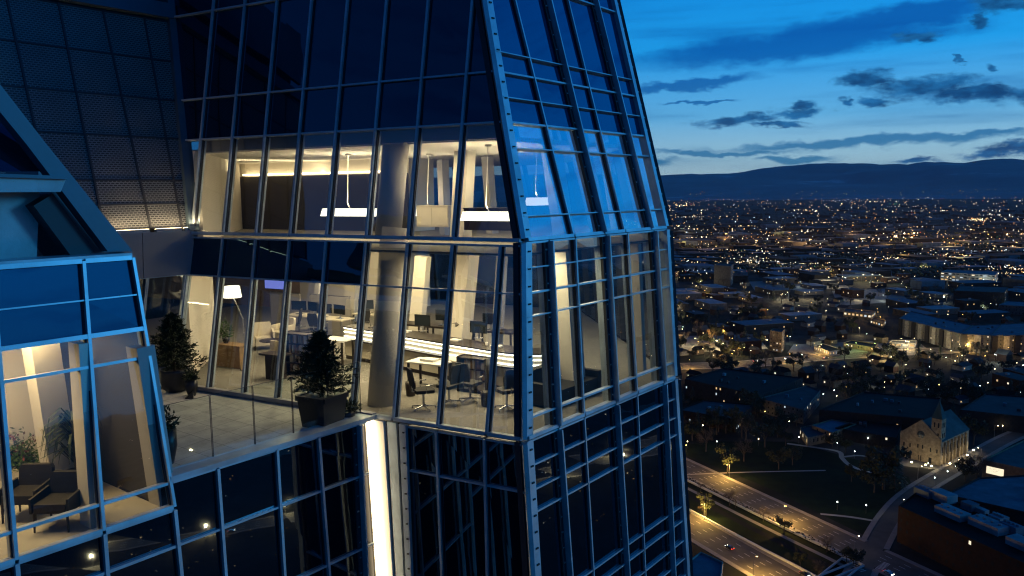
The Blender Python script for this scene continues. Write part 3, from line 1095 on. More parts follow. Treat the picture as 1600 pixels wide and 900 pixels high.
MB().beam(b - Z * .1, a + Z * .2, .50, .45, nB).build('leaning_column', 'plaster', tower)
a, b = pw(178, 525, 3.0), pw(200, 770, 3.0)
MB().beam(b, a, .10, .10, nB).build('leaning_column', 'plaster', tower)
a, b = pw(219, 540, .5), pw(256, 790, .35)
MB().beam(b, a, .34, .2, nB, .2).build('leaning_column', 'plaster_grey', tower)
a, b = pw(122, 535, .55), pw(141, 822, .4)
MB().beam(b, a, .16, .2, nB, .2).build('leaning_column', 'plaster', tower)
for x_, q_ in ((-90, 2.0), (30, 2.2), (95, 2.4)):
    p = flr(pw(x_, 600, q_), ZE + HW - .02)
    area_lamp('ceiling_or_fill_light', p, 1.0, 105 if x_ < 60 else 14, (1, .71, .33))
# ------------------------------------------------------------------ ground, roads, hills
def ground_material():
    m, n = material('night ground')
    t = n.new('ShaderNodeTexCoord')
    a = n.noise(t.outputs['Object'], 0.006, 6, 0.6)
    b = n.noise(t.outputs['Object'], 0.04, 5, 0.65)
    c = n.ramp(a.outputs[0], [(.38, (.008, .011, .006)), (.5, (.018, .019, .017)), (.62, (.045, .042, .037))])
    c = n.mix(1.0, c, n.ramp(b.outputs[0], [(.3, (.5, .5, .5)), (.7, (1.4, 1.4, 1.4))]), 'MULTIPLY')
    p = n.new('ShaderNodeBsdfPrincipled')
    n.link(c, p.inputs['Base Color'])
    p.inputs['Roughness'].default_value = 0.9
    p.inputs['Specular IOR Level'].default_value = 0.04
    out(n, p.outputs[0])
    return m


M['ground'] = ground_material()
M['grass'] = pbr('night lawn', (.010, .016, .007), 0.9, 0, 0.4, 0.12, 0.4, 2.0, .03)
M['asphalt'] = pbr('worn asphalt', (.075, .068, .058), 0.8, 0, 0.25, 0.15, 0.2, 4.0, .12)
M['pavement'] = pbr('concrete pavement', (.20, .185, .165), 0.85, 0, 0.15, 0.3, 0, 40, .08)
M['paint'] = pbr('road paint', (.50, .48, .42), 0.7, 0, 0.2, 0.8)
M['water'] = pbr('creek water', (.008, .009, .010), .7, 0, .2, .05, .3, 1.0, .02)
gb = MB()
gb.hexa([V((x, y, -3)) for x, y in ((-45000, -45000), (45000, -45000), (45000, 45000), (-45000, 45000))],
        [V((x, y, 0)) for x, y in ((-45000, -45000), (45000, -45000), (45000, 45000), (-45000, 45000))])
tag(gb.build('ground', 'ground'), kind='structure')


def smooth_line(pts, n=8):
    """points of a soft curve through the given ones"""
    P = [pts[0] * 2 - pts[1]] + pts + [pts[-1] * 2 - pts[-2]]
    r = []
    for i in range(1, len(P) - 2):
        for k in range(n):
            t = k / n
            a, b, c, d = P[i - 1], P[i], P[i + 1], P[i + 2]
            r.append(0.5 * ((2 * b) + (c - a) * t + (2 * a - 5 * b + 4 * c - d) * t * t + (3 * b - a - 3 * c + d) * t ** 3))
    return r + [P[-2]]


def flat_normals(L):
    r = []
    for i in range(len(L)):
        t = (L[min(i + 1, len(L) - 1)] - L[max(i - 1, 0)]); t.z = 0; t.normalize()
        r.append(V((-t.y, t.x, 0)))
    return r


def ribbon(name, L, a, b, z, mat, kind='structure', thick=0.0):
    """strip between two offsets from a line, lying at height z"""
    N = flat_normals(L)
    m = MB()
    for i in range(len(L) - 1):
        q = [L[i] + N[i] * a, L[i + 1] + N[i + 1] * a, L[i + 1] + N[i + 1] * b, L[i] + N[i] * b]
        q = [V((p.x, p.y, z)) for p in q]
        if thick: m.hexa([p - Z * thick for p in q], q)
        else: m.face(q)
    return tag(m.build(name, mat), kind=kind)


ROADS, KERBS = [], []


def road(name, pts, w, lanes=2, kerb=True, z=.016):
    L = smooth_line(pts)
    ROADS.append((L, w))
    ribbon(name, L, -w / 2, w / 2, z, 'asphalt')
    KERBS.append((L, w, z, kerb))
    N = flat_normals(L)
    m = MB()
    for k in range(1, lanes):
        o = -w / 2 + w * k / lanes
        acc = 0.0
        for i in range(len(L) - 1):
            a, b = L[i] + N[i] * o, L[i + 1] + N[i + 1] * o
            d = (b - a).length
            t = (b - a) / d
            q = -acc
            while q < d:
                lo, hi = max(q, 0), min(q + 3.5, d)
                if hi > lo:
                    s0, s1 = a + t * lo, a + t * hi
                    n_ = V((-t.y, t.x, 0)) * .11
                    m.face([V((p.x, p.y, z + .006)) for p in (s0 - n_, s1 - n_, s1 + n_, s0 + n_)])
                q += 10.0
            acc = (acc + d) % 10.0
    tag(m.build('road_marking', 'paint'), kind='structure')
    return L


g0 = lambda x, y: at_z(x, y, 0)
mid = lambda a, b: (g0(*a) + g0(*b)) / 2
d1 = (mid((1360, 850), (1330, 870)) - mid((1070, 717), (1070, 742))).normalized()
r1a, r1b = mid((1070, 717), (1070, 742)), mid((1360, 850), (1330, 870))
BLVD = road('road', [r1a - d1 * 420, r1a - d1 * 200, r1a, (r1a + r1b) / 2, r1b, r1b + d1 * 120, r1b + d1 * 420], 17.5, 5)
r2a, r2b = mid((1072, 795), (1075, 842)), mid((1160, 840), (1160, 897))
PKWY = road('road', [r2a - d1 * 420, r2a - d1 * 200, r2a, r2b, r2b + d1 * 140, r2b + d1 * 420], 19, 5)
crs = [g0(1300, 985), g0(1352, 880), g0(1392, 808), g0(1432, 768), g0(1500, 727), g0(1575, 685), g0(1650, 655)]
CROSS = road('road', crs, 8.5, 1, z=.028)
AVE = road('road', [g0(x, y) for x, y in ((900, 590), (1040, 574), (1150, 570), (1250, 561), (1350, 554), (1430, 550), (1500, 547), (1600, 549), (1750, 560))], 24, 6)
HWY = road('road', [g0(x, y) for x, y in ((800, 396), (1030, 391), (1300, 385), (1600, 377), (1800, 372))], 50, 8, False)
HWY2 = road('road', [g0(x, y) for x, y in ((800, 378), (1030, 377), (1300, 372), (1600, 366), (1800, 361))], 30, 6, False)
SIDE = road('road', [V((500, -500, 0)), V((512, -100, 0)), V((535, 110, 0)), V((560, 300, 0)), V((540, 420, 0))], 16, 4)
SIDE2 = road('road', [V((700, -500, 0)), V((705, -100, 0)), V((720, 200, 0)), V((760, 420, 0))], 12, 2)
def inside_road(p, own):
    for L, w in ROADS:
        if L is own: continue
        for i in range(len(L) - 1):
            a, b = L[i], L[i + 1]
            ab = b - a
            t = max(0, min(1, ((p.x - a.x) * ab.x + (p.y - a.y) * ab.y) / (ab.x ** 2 + ab.y ** 2)))
            if math.hypot(a.x + ab.x * t - p.x, a.y + ab.y * t - p.y) < w / 2 + 1.5: return True
    return False


for L, w, z, kerb in KERBS:
    if not kerb: continue
    fine = []
    for i in range(len(L) - 1):
        n_ = max(1, int((L[i + 1] - L[i]).length / 4))
        fine += [L[i] + (L[i + 1] - L[i]) * (k / n_) for k in range(n_)]
    fine.append(L[-1])
    N = flat_normals(fine)
    for s_ in (-1, 1):
        m = MB()
        for i in range(len(fine) - 1):
            if inside_road((fine[i] + fine[i + 1]) / 2 + N[i] * s_ * (w / 2 + 1.5), L): continue
            q = [fine[i] + N[i] * s_ * w / 2, fine[i + 1] + N[i + 1] * s_ * w / 2, fine[i + 1] + N[i + 1] * s_ * (w / 2 + 2.6), fine[i] + N[i] * s_ * (w / 2 + 2.6)]
            m.hexa([V((p.x, p.y, 0)) for p in q], [V((p.x, p.y, z + .13)) for p in q])
        if m.v: tag(m.build('pavement', 'pavement'), kind='structure')
# creek between the two carriageways
cl = [(p) for p in (r1a * .47 + r2a * .53 - d1 * 420, r1a * .47 + r2a * .53, r1b * .5 + (r2b + (r1b - r2b).dot(d1) * d1) * .5, r1b * .5 + (r2b + (r1b - r2b).dot(d1) * d1) * .5 + d1 * 12)]
CL = smooth_line([V((p.x, p.y, 0)) for p in cl])
ribbon('grass_bank', CL, -14, 14, .008, 'grass')
ribbon('creek_water', CL, -2.2, 2.0, .020, 'water')
ribbon('path', CL, 5.0, 7.6, .024, 'pavement')
for s_ in (-1, 1):
    L = CL
    o = tag(ribbon('retaining_wall', L, s_ * 13.2, s_ * 14.0, 1.1, 'concrete', None, 1.1),
            'low concrete parapet wall on the %s side of the creek' % ('near' if s_ > 0 else 'far'), 'wall')
    o['kind'] = 'thing'
# crosswalk bars
m = MB()
for a, b in (((1318, 873), (1350, 893)), ((1368, 893), (1386, 880))):
    p, q = g0(*a), g0(*b)
    t = (q - p).normalized(); n_ = V((-t.y, t.x, 0))
    k = 0.0
    while k < (q - p).length:
        c = p + t * k
        m.face([V((v.x, v.y, .040)) for v in (c - n_ * 1.5, c + t * .5 - n_ * 1.5, c + t * .5 + n_ * 1.5, c + n_ * 1.5)])
        k += 1.25
tag(m.build('crosswalk_marking', 'paint'), kind='structure')

# park
pk = [g0(x, y) for x, y in ((1040, 700), (1110, 690), (1240, 690), (1350, 722), (1420, 745), (1425, 760), (1398, 790), (1362, 842), (1300, 812), (1200, 762), (1060, 706))]
m = MB().face([V((p.x, p.y, .008)) for p in pk])
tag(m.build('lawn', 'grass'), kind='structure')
M['path'] = pbr('pale park path', (.26, .23, .19), 0.8, 0, 0.1, 0.5)
for pts, w in ((((1282, 803), (1330, 808), (1390, 818)), 2.2), (((1230, 693), (1280, 700), (1311, 706), (1316, 716), (1330, 728), (1360, 738), (1400, 742)), 3.0),
               (((1316, 714), (1345, 712), (1385, 720)), 2.4), (((1060, 742), (1160, 738), (1290, 735)), 1.6)):
    ribbon('path', smooth_line([g0(*p) for p in pts]), -w / 2, w / 2, .022, 'path')
# forecourts and parking lots
M['lot'] = pbr('parking lot asphalt', (.10, .095, .085), 0.8, 0, 0.25, 0.08)
for pts in (((1410, 728), (1470, 734), (1530, 712), (1510, 700), (1400, 716)), ((1230, 552), (1300, 556), (1450, 546), (1430, 530), (1240, 538)),
            ((1070, 525), (1180, 522), (1200, 545), (1060, 552)), ((1170, 440), (1300, 436), (1330, 450), (1180, 455)), ((1300, 455), (1400, 450), (1420, 470), (1310, 478))):
    P = [g0(*p) for p in pts]
    tag(MB().face([V((p.x, p.y, .012)) for p in P]).build('parking_lot', 'lot'), kind='structure')

# hills on the western horizon
def hill_material():
    m, n = material('wooded hills with old snow')
    t = n.new('ShaderNodeTexCoord')
    mp = n.new('ShaderNodeMapping')
    mp.inputs['Scale'].default_value = (1, 1, 2.5)
    n.link(t.outputs['Object'], mp.inputs[0])
    a = n.noise(mp.outputs[0], .0006, 7, .62)
    c = n.ramp(a.outputs[0], [(.45, (.05, .09, .12)), (.60, (.08, .13, .17)), (.68, (.30, .34, .38))])
    p = n.new('ShaderNodeBsdfPrincipled')
    n.link(c, p.inputs['Base Color'])
    p.inputs['Roughness'].default_value = .9
    out(n, p.outputs[0])
    return m


M['hills'] = hill_material()
from mathutils import noise as mnoise
hv, hf = [], []
NA, NR = 260, 16
prof = [(-40, 22), (-5, 24), (8, 24), (11, 25), (15, 29), (18, 33), (21, 37), (24, 39.5), (26, 39), (28.5, 41), (31, 41), (33, 42), (40, 44), (60, 40), (95, 26)]


def lerp_prof(a):
    for (a0, h0), (a1, h1) in zip(prof, prof[1:]):
        if a0 <= a <= a1: return h0 + (h1 - h0) * (a - a0) / (a1 - a0)
    return prof[-1][1]


for i in range(NA):
    a = -40 + 135 * i / (NA - 1)
    ar = math.radians(a)
    for j in range(NR):
        t = j / (NR - 1)
        d = 13500 + 12500 * t
        hh = lerp_prof(a) / F * 24000 + 170
        k = min(1, t / .85)
        h = hh * (k ** 1.25) if t < .86 else hh * (1 - (t - .86) * 3)
        p = V((math.sin(ar) * d, math.cos(ar) * d, 0))
        nz = mnoise.fractal(p * .00022, 0.9, 2.1, 6) + .35 * mnoise.fractal(p * .0011, 0.8, 2.1, 4)
        h = max(-20, h * (1 + nz * .30 * (1 - .8 * max(0, (t - .6) / .4))) + nz * 60 * k - 8) if j else -20
        hv.append((p.x, p.y, h))
for i in range(NA - 1):
    for j in range(NR - 1): hf.append((i * NR + j, (i + 1) * NR + j, (i + 1) * NR + j + 1, i * NR + j + 1))
me = bpy.data.meshes.new('hills'); me.from_pydata(hv, [], hf); me.materials.append(M['hills'])
me.polygons.foreach_set('use_smooth', [True] * len(hf))
ho = bpy.data.objects.new('hills', me); COL.objects.link(ho); tag(ho, kind='structure')

# ------------------------------------------------------------------ city buildings
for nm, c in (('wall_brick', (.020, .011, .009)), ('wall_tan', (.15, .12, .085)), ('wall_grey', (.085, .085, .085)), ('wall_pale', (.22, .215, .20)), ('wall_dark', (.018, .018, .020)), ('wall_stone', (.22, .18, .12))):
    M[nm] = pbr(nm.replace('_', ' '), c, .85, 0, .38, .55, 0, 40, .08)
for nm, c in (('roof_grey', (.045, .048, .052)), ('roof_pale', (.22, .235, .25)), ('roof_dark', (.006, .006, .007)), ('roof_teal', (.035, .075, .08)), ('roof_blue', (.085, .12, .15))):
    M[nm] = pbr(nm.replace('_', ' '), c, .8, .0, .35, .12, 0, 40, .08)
M['lit_warm'] = lamp_material('lit window warm', (1, .66, .30), .8, False)
M['lit_white'] = lamp_material('lit window white', (1, .86, .6), 1.1, False)
M['lit_cool'] = lamp_material('lit window cool', (.75, .9, 1), .7, False)
M['window_dark'] = pbr('dark window glass', (.015, .02, .025), .1, 0, .1)
FOOT = []


def flat_building(name, foot, h, wall, roof, label, group=None, floors=0, lit=.15, parapet=.8, units=0, cat='building', win_w=1.1, step=3.6, balcony=False):
    """walls with a parapet, a roof sheet, rooftop units and windows on the sides that face the camera"""
    foot = [V((p.x, p.y, 0)) for p in foot]
    if sum(foot[i].x * foot[(i + 1) % len(foot)].y - foot[(i + 1) % len(foot)].x * foot[i].y for i in range(len(foot))) < 0: foot.reverse()
    c = sum(foot, V((0, 0, 0))) / len(foot)
    FOOT.append((c, max((p - c).length for p in foot)))
    b = thing(name, label, cat, c, 0, group)
    n = len(foot)
    m = MB()
    inn = []
    for i in range(n):
        e0, e1 = (foot[i] - foot[i - 1]).normalized(), (foot[(i + 1) % n] - foot[i]).normalized()
        q = (-e0 + e1)
        q = q.normalized() if q.length > 1e-4 else V((-e0.y, e0.x, 0))
        if (c - foot[i]).dot(q) < 0: q = -q
        inn.append(foot[i] + q * .5)
    for i in range(n):
        j = (i + 1) % n
        m.face([foot[i], foot[j], foot[j] + Z * h, foot[i] + Z * h])
        m.face([foot[i] + Z * h, foot[j] + Z * h, inn[j] + Z * h, inn[i] + Z * h])
        m.face([inn[i] + Z * h, inn[j] + Z * h, inn[j] + Z * (h - parapet), inn[i] + Z * (h - parapet)])
    m.build('wall', wall, b)
    MB().face([p + Z * (h - parapet + .01) for p in inn]).build('roof', roof, b)
    rd = random.Random(int(c.x * 13 + c.y * 7))
    for k in range(units):
        u, v = rd.uniform(.25, .75), rd.uniform(.2, .8)
        p = (foot[0] * (1 - u) + foot[1] * u) * (1 - v) + (foot[3 % n] * (1 - u) + foot[2] * u) * v
        t = (foot[1] - foot[0]).normalized()
        sx, sy, sz = rd.uniform(1.5, 4), rd.uniform(1.2, 2.6), rd.uniform(1.0, 2.2)
        MB().box(p + Z * (h - parapet + sz / 2), (sx, sy, sz), t, V((-t.y, t.x, 0))).build('rooftop_unit', rd.choice(['roof_pale', 'roof_grey', 'roof_blue']), b)
    if floors:
        fh = h / floors
        cnt = 0
        for i in range(n):
            a, d = foot[i], foot[(i + 1) % n]
            t = (d - a).normalized(); nn = V((t.y, -t.x, 0))
            if nn.dot(V((0, 0, 0)) - (a + d) / 2) < 0: continue
            L = (d - a).length
            nw = int(L / step)
            for f in range(floors):
                for k in range(nw):
                    if cnt > 95: break
                    on = rd.random() < lit
                    if not on and rd.random() < .35: continue
                    p = a + t * ((k + .5) * L / nw) + Z * (f + .55) * fh
                    MB().box(p + nn * .02, (win_w, .12, fh * .36), t, nn).build('window', rd.choice(['lit_warm', 'lit_white', 'lit_warm', 'lit_cool']) if on else 'window_dark', b)
                    cnt += 1
    return b


def at_h(x, y, h): return at_z(x, y, h)


# named buildings of the view, from the corners of their roofs
def from_roof(name, pts, h, *a, **k): return flat_building(name, [at_h(x, y, h) for x, y in pts], h, *a, **k)


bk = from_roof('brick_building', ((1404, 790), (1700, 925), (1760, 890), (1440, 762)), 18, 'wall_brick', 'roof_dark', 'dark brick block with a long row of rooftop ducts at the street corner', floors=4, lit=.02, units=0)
# ducts and plant on its roof
for i, (x, y, w, d, h) in enumerate(((1446, 774, 9, 6, 3.4), (1474, 782, 10, 7, 4.2), (1488, 806, 14, 7, 3.2), (1515, 796, 6, 5, 3.5), (1545, 826, 15, 8, 3.6), (1530, 800, 8, 3, 2.2), (1580, 832, 8, 5, 4.0), (1600, 856, 12, 7, 3.4), (1560, 815, 6, 6, 2.8))):
    p = at_h(x, y, 17.3)
    t = (at_h(1700, 925, 18) - at_h(1404, 790, 18)).normalized(); t.z = 0
    mb = MB().box(p + Z * h / 2, (w, d, h), t, V((-t.y, t.x, 0)))
    if i % 2 == 0:
        for k in range(4): mb.tube([p + t * (w * (-.4 + .25 * k)) + Z * (h - .1), p + t * (w * (-.4 + .25 * k)) + Z * (h + .8)], .7, 8)
    mb.build('rooftop_unit', 'roof_pale' if i % 3 else 'roof_blue', bk)
from_roof('flat_roofed_hall', ((1478, 772), (1530, 746), (1680, 738), (1700, 822)), 13, 'wall_dark', 'roof_blue', 'wide hall with a dim blue flat roof behind the duct covered brick block', floors=2, lit=.05, units=3)
from_roof('flat_roofed_hall', ((1536, 718), (1612, 682), (1690, 690), (1660, 745)), 12, 'wall_tan', 'roof_teal', 'teal roofed hall with one bright strip window beside the church road', floors=1, lit=.5, win_w=9, step=12)
from_roof('campus_pavilion', ((1268, 664), (1300, 655), (1338, 662), (1300, 676)), 8, 'wall_tan', 'roof_blue', 'low pavilion with a blue roof and floodlit tan end wall above the park', floors=2, lit=.2)
from_roof('campus_block', ((1250, 668), (1268, 664), (1300, 676), (1262, 684)), 6, 'wall_tan', 'roof_grey', 'small tan annex lit by two wall lamps beside the blue roofed pavilion', floors=1, lit=.3)
from_roof('campus_block', ((1305, 668), (1345, 654), (1410, 660), (1400, 684)), 8, 'wall_dark', 'roof_dark', 'dark low block between the blue roofed pavilion and the church', floors=2, lit=.06, units=3)
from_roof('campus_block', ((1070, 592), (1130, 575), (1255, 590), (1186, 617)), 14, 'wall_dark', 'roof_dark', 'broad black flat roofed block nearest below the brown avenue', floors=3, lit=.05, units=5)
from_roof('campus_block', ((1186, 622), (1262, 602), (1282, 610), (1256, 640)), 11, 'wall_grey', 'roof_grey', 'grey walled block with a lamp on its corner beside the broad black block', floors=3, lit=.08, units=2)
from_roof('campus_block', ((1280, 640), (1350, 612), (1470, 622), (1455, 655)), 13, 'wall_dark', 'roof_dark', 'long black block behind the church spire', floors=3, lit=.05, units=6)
from_roof('campus_block', ((1500, 640), (1540, 615), (1640, 622), (1640, 655)), 12, 'wall_dark', 'roof_grey', 'dark block with a pale rooftop hut behind the church', floors=3, lit=.04, units=2)
from_roof('campus_block', ((1060, 640), (1100, 625), (1180, 632), (1150, 655)), 9, 'wall_brick', 'roof_grey', 'low block just beside the tower edge above the park lamps', floors=2, lit=.12, units=2)
# apartment complex: three wings, each a building with bays
for pts, lab in ((((1405, 497), (1424, 486), (1520, 508), (1500, 521)), 'long apartment wing with alternating bays receding beside the avenue'),
                 (((1500, 521), (1520, 508), (1565, 506), (1548, 524)), 'corner apartment wing with pale bays facing the avenue bend'),
                 (((1548, 524), (1565, 506), (1690, 500), (1690, 522)), 'pale apartment wing with many windows at the far end of the complex')):
    b = from_roof('apartment_building', pts, 19, 'wall_grey', 'roof_blue', lab, 'wings of the apartment complex', floors=5, lit=.16, units=4, step=4.2)
    ft = [at_h(x, y, 19) for x, y in pts]
    for a, d in ((ft[0], ft[3]), ):
        a, d = V((a.x, a.y, 0)), V((d.x, d.y, 0))
        t = (d - a).normalized(); nn = V((t.y, -t.x, 0))
        if nn.dot(-(a + d)) < 0: nn = -nn
        k = 4.0
        i = 0
        while k < (d - a).length - 6:
            MB().box(a + t * k + nn * .7 + Z * 9.2, (6, 1.4, 18.4), t, nn).build('bay', 'wall_pale' if i % 2 else 'wall_dark', b)
            k += 12; i += 1
from_roof('tower_block', ((1116, 414), (1122, 411), (1146, 412), (1142, 416)), 36, 'wall_grey', 'roof_grey', 'grey slab tower rising alone among low houses', floors=10, lit=.06)
from_roof('tower_block', ((1203, 516), (1208, 513), (1226, 514), (1222, 519)), 22, 'wall_tan', 'roof_grey', 'small tan block with a lit stair column beside the avenue lamps', floors=6, lit=.12)
from_roof('office_building', ((1490, 454), (1500, 446), (1575, 448), (1570, 457)), 20, 'wall_dark', 'roof_grey', 'dark office slab behind the apartment complex', floors=5, lit=.08, units=2)
from_roof('office_building', ((1560, 476), (1575, 470), (1660, 474), (1655, 482)), 12, 'wall_grey', 'roof_blue', 'pale flat block just behind the apartment complex', floors=3, lit=.05)
from_roof('office_building', ((1470, 425), (1480, 421), (1560, 424), (1555, 430)), 16, 'wall_pale', 'roof_blue', 'white banded office building lit from within below the highway', floors=3, lit=.45, step=6, win_w=4.5)
from_roof('long_shop_row', ((1318, 486), (1322, 481), (1368, 486), (1362, 491)), 7, 'wall_tan', 'roof_grey', 'long shop row with an amber lit front', floors=1, lit=.8, step=5, win_w=3)
from_roof('long_shop_row', ((1360, 499), (1366, 495), (1384, 500), (1380, 505)), 6, 'wall_tan', 'roof_dark', 'short shop row with amber lit front beside the longer one', floors=1, lit=.9, step=5, win_w=3)
from_roof('gas_station', ((1389, 535), (1394, 531), (1432, 532), (1430, 537)), 5, 'wall_pale', 'roof_grey', 'filling station with glowing white fascia beside the avenue', floors=1, lit=.9, step=6, win_w=4.8)
from_roof('low_store', ((1318, 535), (1330, 531), (1372, 537), (1366, 543)), 5, 'wall_tan', 'roof_dark', 'low store with a dark roof in a pool of green light', floors=1, lit=.35)
from_roof('low_store', ((1272, 540), (1285, 536), (1318, 546), (1296, 549)), 5, 'wall_pale', 'roof_dark', 'long shed with lamps along its eaves beside the avenue', floors=1, lit=.4)
# the broad pale roof far below the tower's edge
from_roof('podium_hall', ((1070, 880), (1095, 862), (1130, 878), (1126, 905), (1080, 915)), 9, 'wall_pale', 'roof_blue', 'angular pale roofed hall at the foot of the tower', floors=1, lit=0)

# church
ch1, ch2 = g0(1468, 728), g0(1512, 706)
bk_ = (ch2 - ch1).normalized()
tf_ = V((bk_.y, -bk_.x, 0))
wf = 24.0
ch0 = ch1 - tf_ * wf
ln = (ch2 - ch1).length
church = thing('stone_church', 'floodlit pale stone church with a rose window, spire and steep teal roof', 'church', ch0)
hw = 16.5
m = MB()
fr = [ch0, ch1, ch1 + Z * hw, (ch0 + ch1) / 2 + Z * (hw + 10), ch0 + Z * hw]
m.hexa(fr, [p + bk_ * .9 for p in fr])
m.hexa([ch0 + bk_ * .9, ch1 + bk_ * .9, ch1 + bk_ * ln, ch0 + bk_ * ln], [p + Z * (hw - 1.5) for p in (ch0 + bk_ * .9, ch1 + bk_ * .9, ch1 + bk_ * ln, ch0 + bk_ * ln)])
for k in range(1, 8):
    for q, s_ in ((ch1, 1), (ch0, -1)):
        m.box(q + bk_ * (ln * k / 8) + tf_ * s_ * .5 + Z * 7.0, (1.2, .9, 14), tf_, bk_)
m.build('wall', 'wall_stone', church)
m = MB()
ap = (ch0 + ch1) / 2 + Z * (hw + 9.0)
for q, s_ in ((ch0, -1), (ch1, 1)):
    ev = q + Z * (hw - 1.6) + tf_ * s_ * .5
    m.hexa([ev + bk_ * .95, ap + bk_ * .95, ap + bk_ * ln, ev + bk_ * ln], [p + Z * .35 for p in (ev + bk_ * .95, ap + bk_ * .95, ap + bk_ * ln, ev + bk_ * ln)])
m.build('roof', 'roof_teal', church)
# tower and spire on the corner
tc_ = ch1 - tf_ * 3.2 + bk_ * 3.4
MB().box(tc_ + Z * 14.5, (6.0, 6.0, 29), tf_, bk_).build('bell_tower', 'wall_stone', church)
sq = [tc_ + tf_ * a + bk_ * b + Z * 29 for a, b in ((-3.2, -3.2), (3.2, -3.2), (3.2, 3.2), (-3.2, 3.2))]
MB().hexa(sq, [tc_ + (p - tc_) * .02 + Z * 10.5 + Z * (29 * .98) for p in sq]).build('spire', 'roof_teal', church)
for k, a in enumerate((.24, .50, .76)):
    p = ch0 + tf_ * (wf * a)
    MB().box(p + Z * 2.0 - bk_ * .02, (1.7, .5, 3.6), tf_, bk_).build('door', 'window_dark', church)
for a in (.08, .24, .44, .56, .76, .92):
    p = ch0 + tf_ * (wf * a)
    m = MB().box(p + Z * (9.4 if a in (.44, .56) else 8.6) - bk_ * .03, (.7, .5, 2.2), tf_, bk_)
    m.tube([p + Z * (10.5 if a in (.44, .56) else 9.7) - bk_ * .28, p + Z * (10.5 if a in (.44, .56) else 9.7) + bk_ * .2], .35, 10)
    m.build('window', 'window_dark', church)
for z_ in (5.6, 13.0, 16.2): MB().beam(ch0 - bk_ * .05 + Z * z_, ch1 - bk_ * .05 + Z * z_, .22, .12, -bk_).build('cornice', 'wall_stone', church)
for s_ in (0, .5, 1): MB().box(ch0 + tf_ * (wf * s_) - bk_ * .12 + Z * 8.4, (.9, .6, 16.8), tf_, bk_).build('buttress', 'wall_stone', church)
for k in range(2):
    for z_ in (18.5, 25.0):
        for u in (-1.2, 1.2):
            MB().box(tc_ + (tf_ * u - bk_ * 3.0 if k == 0 else tf_ * 3.0 + bk_ * u) + Z * z_, (.8, .3, 3.0) if k == 0 else (.3, .8, 3.0), tf_, bk_).build('window', 'window_dark', church)
rc = (ch0 + ch1) / 2 + Z * 17.2
MB().tube([rc - bk_ * .1, rc + bk_ * .3], 2.3, 20).build('rose_window', 'window_dark', church)
for k in range(7):
    p = ch1 + bk_ * (ln * (k + .55) / 7.6)
    MB().box(p + Z * 8.6, (.4, 1.1, 5.2), tf_, bk_).build('window', 'window_dark', church)
FOOT.append(((ch0 + ch1) / 2 + bk_ * (ln / 2), 34))
FOOT.append(((ch0 + ch1) / 2 - bk_ * 22, 30))

# ------------------------------------------------------------------ the air over the plain
if True:
    hm, hn = material('evening air')
    pv = hn.new('ShaderNodeVolumePrincipled')
    pv.inputs['Color'].default_value = (.75, .85, 1, 1)
    pv.inputs['Density'].default_value = 1.3e-5
    ho_ = hn.new('ShaderNodeOutputMaterial')
    hn.link(pv.outputs[0], ho_.inputs['Volume'])
    M['haze'] = hm
    hb = MB().box((0, 0, 748), (92000, 92000, 1504)).build('haze', 'haze')
    tag(hb, 'thin blue evening air over the plain', 'haze', kind='stuff')
# ------------------------------------------------------------------ street lamps
AMBER, WHITE, COOL, GREEN = (1, .57, .14), (1, .80, .42), (.82, .95, .85), (.72, 1, .30)
for nm, c, s_ in (('lamp_amber', AMBER, 14), ('lamp_white', WHITE, 20), ('lamp_cool', COOL, 16), ('lamp_green', GREEN, 14)):
    M[nm] = lamp_material(nm.replace('_', ' '), c, s_, False)
M['pole'] = pbr('grey lamp pole', (.12, .12, .12), .5, .4)
PW = {'lamp_amber': AMBER, 'lamp_white': WHITE, 'lamp_cool': COOL, 'lamp_green': GREEN}


def proto_lamp(kind, glow):
    t = thing('street_lamp', '', 'street lamp', (0, 0, -50))
    if kind == 'road':
        MB().tube([(0, 0, 0), (0, 0, 8.6), (.3, 0, 9.0), (1.6, 0, 9.1)], [.11, .08, .06, .05], 6).build('pole', 'pole', t, local=True)
        MB().box((1.9, 0, 9.12), (.9, .36, .16)).build('lamp_head', 'pole', t, local=True)
        MB().lathe((1.9, 0, 8.78), [(.12, 0), (.30, .08), (.32, .24)], 8).build('bulb', glow, t, local=True)
    else:
        MB().tube([(0, 0, 0), (0, 0, .5), (0, 0, 4.2)], [.12, .06, .05], 6).build('pole', 'pole', t, local=True)
        MB()._lathe((0, 0, 4.2), [(.08, 0), (.21, .14), (.25, .30), (.21, .48), (.06, .62)], 8, 0).build('globe', glow, t, local=True)
        MB().lathe((0, 0, 4.87), [(.26, 0), (.05, .14)], 8).build('lamp_cap', 'pole', t, local=True)
    return t


LP = {(k, g): proto_lamp(k, g) for k in ('road', 'park') for g in PW}
LAMPS = []


def put_lamp(p, kind, glow, label, group, power=0, rz=None):
    proto = LP[(kind, glow)]
    o = copy_tree(proto, V((p.x, p.y, 0)), random.uniform(0, 6.28) if rz is None else rz, None, label)
    o['group'] = group
    LAMPS.append(o)
    if power:
        r = o.rotation_euler.z
        h = (8.7, 1.9) if kind == 'road' else (3.9, .0)
        point_lamp('lamp_light', V((p.x + math.cos(r) * h[1], p.y + math.sin(r) * h[1], h[0] - .5 if kind == 'road' else 5.3)), power, PW[glow], .3)
    return o


def along(L, step, start=0.0):
    acc = start
    for i in range(len(L) - 1):
        d = (L[i + 1] - L[i]).length
        t = (L[i + 1] - L[i]) / d
        while acc < d:
            yield L[i] + t * acc, t
            acc += step
        acc -= d


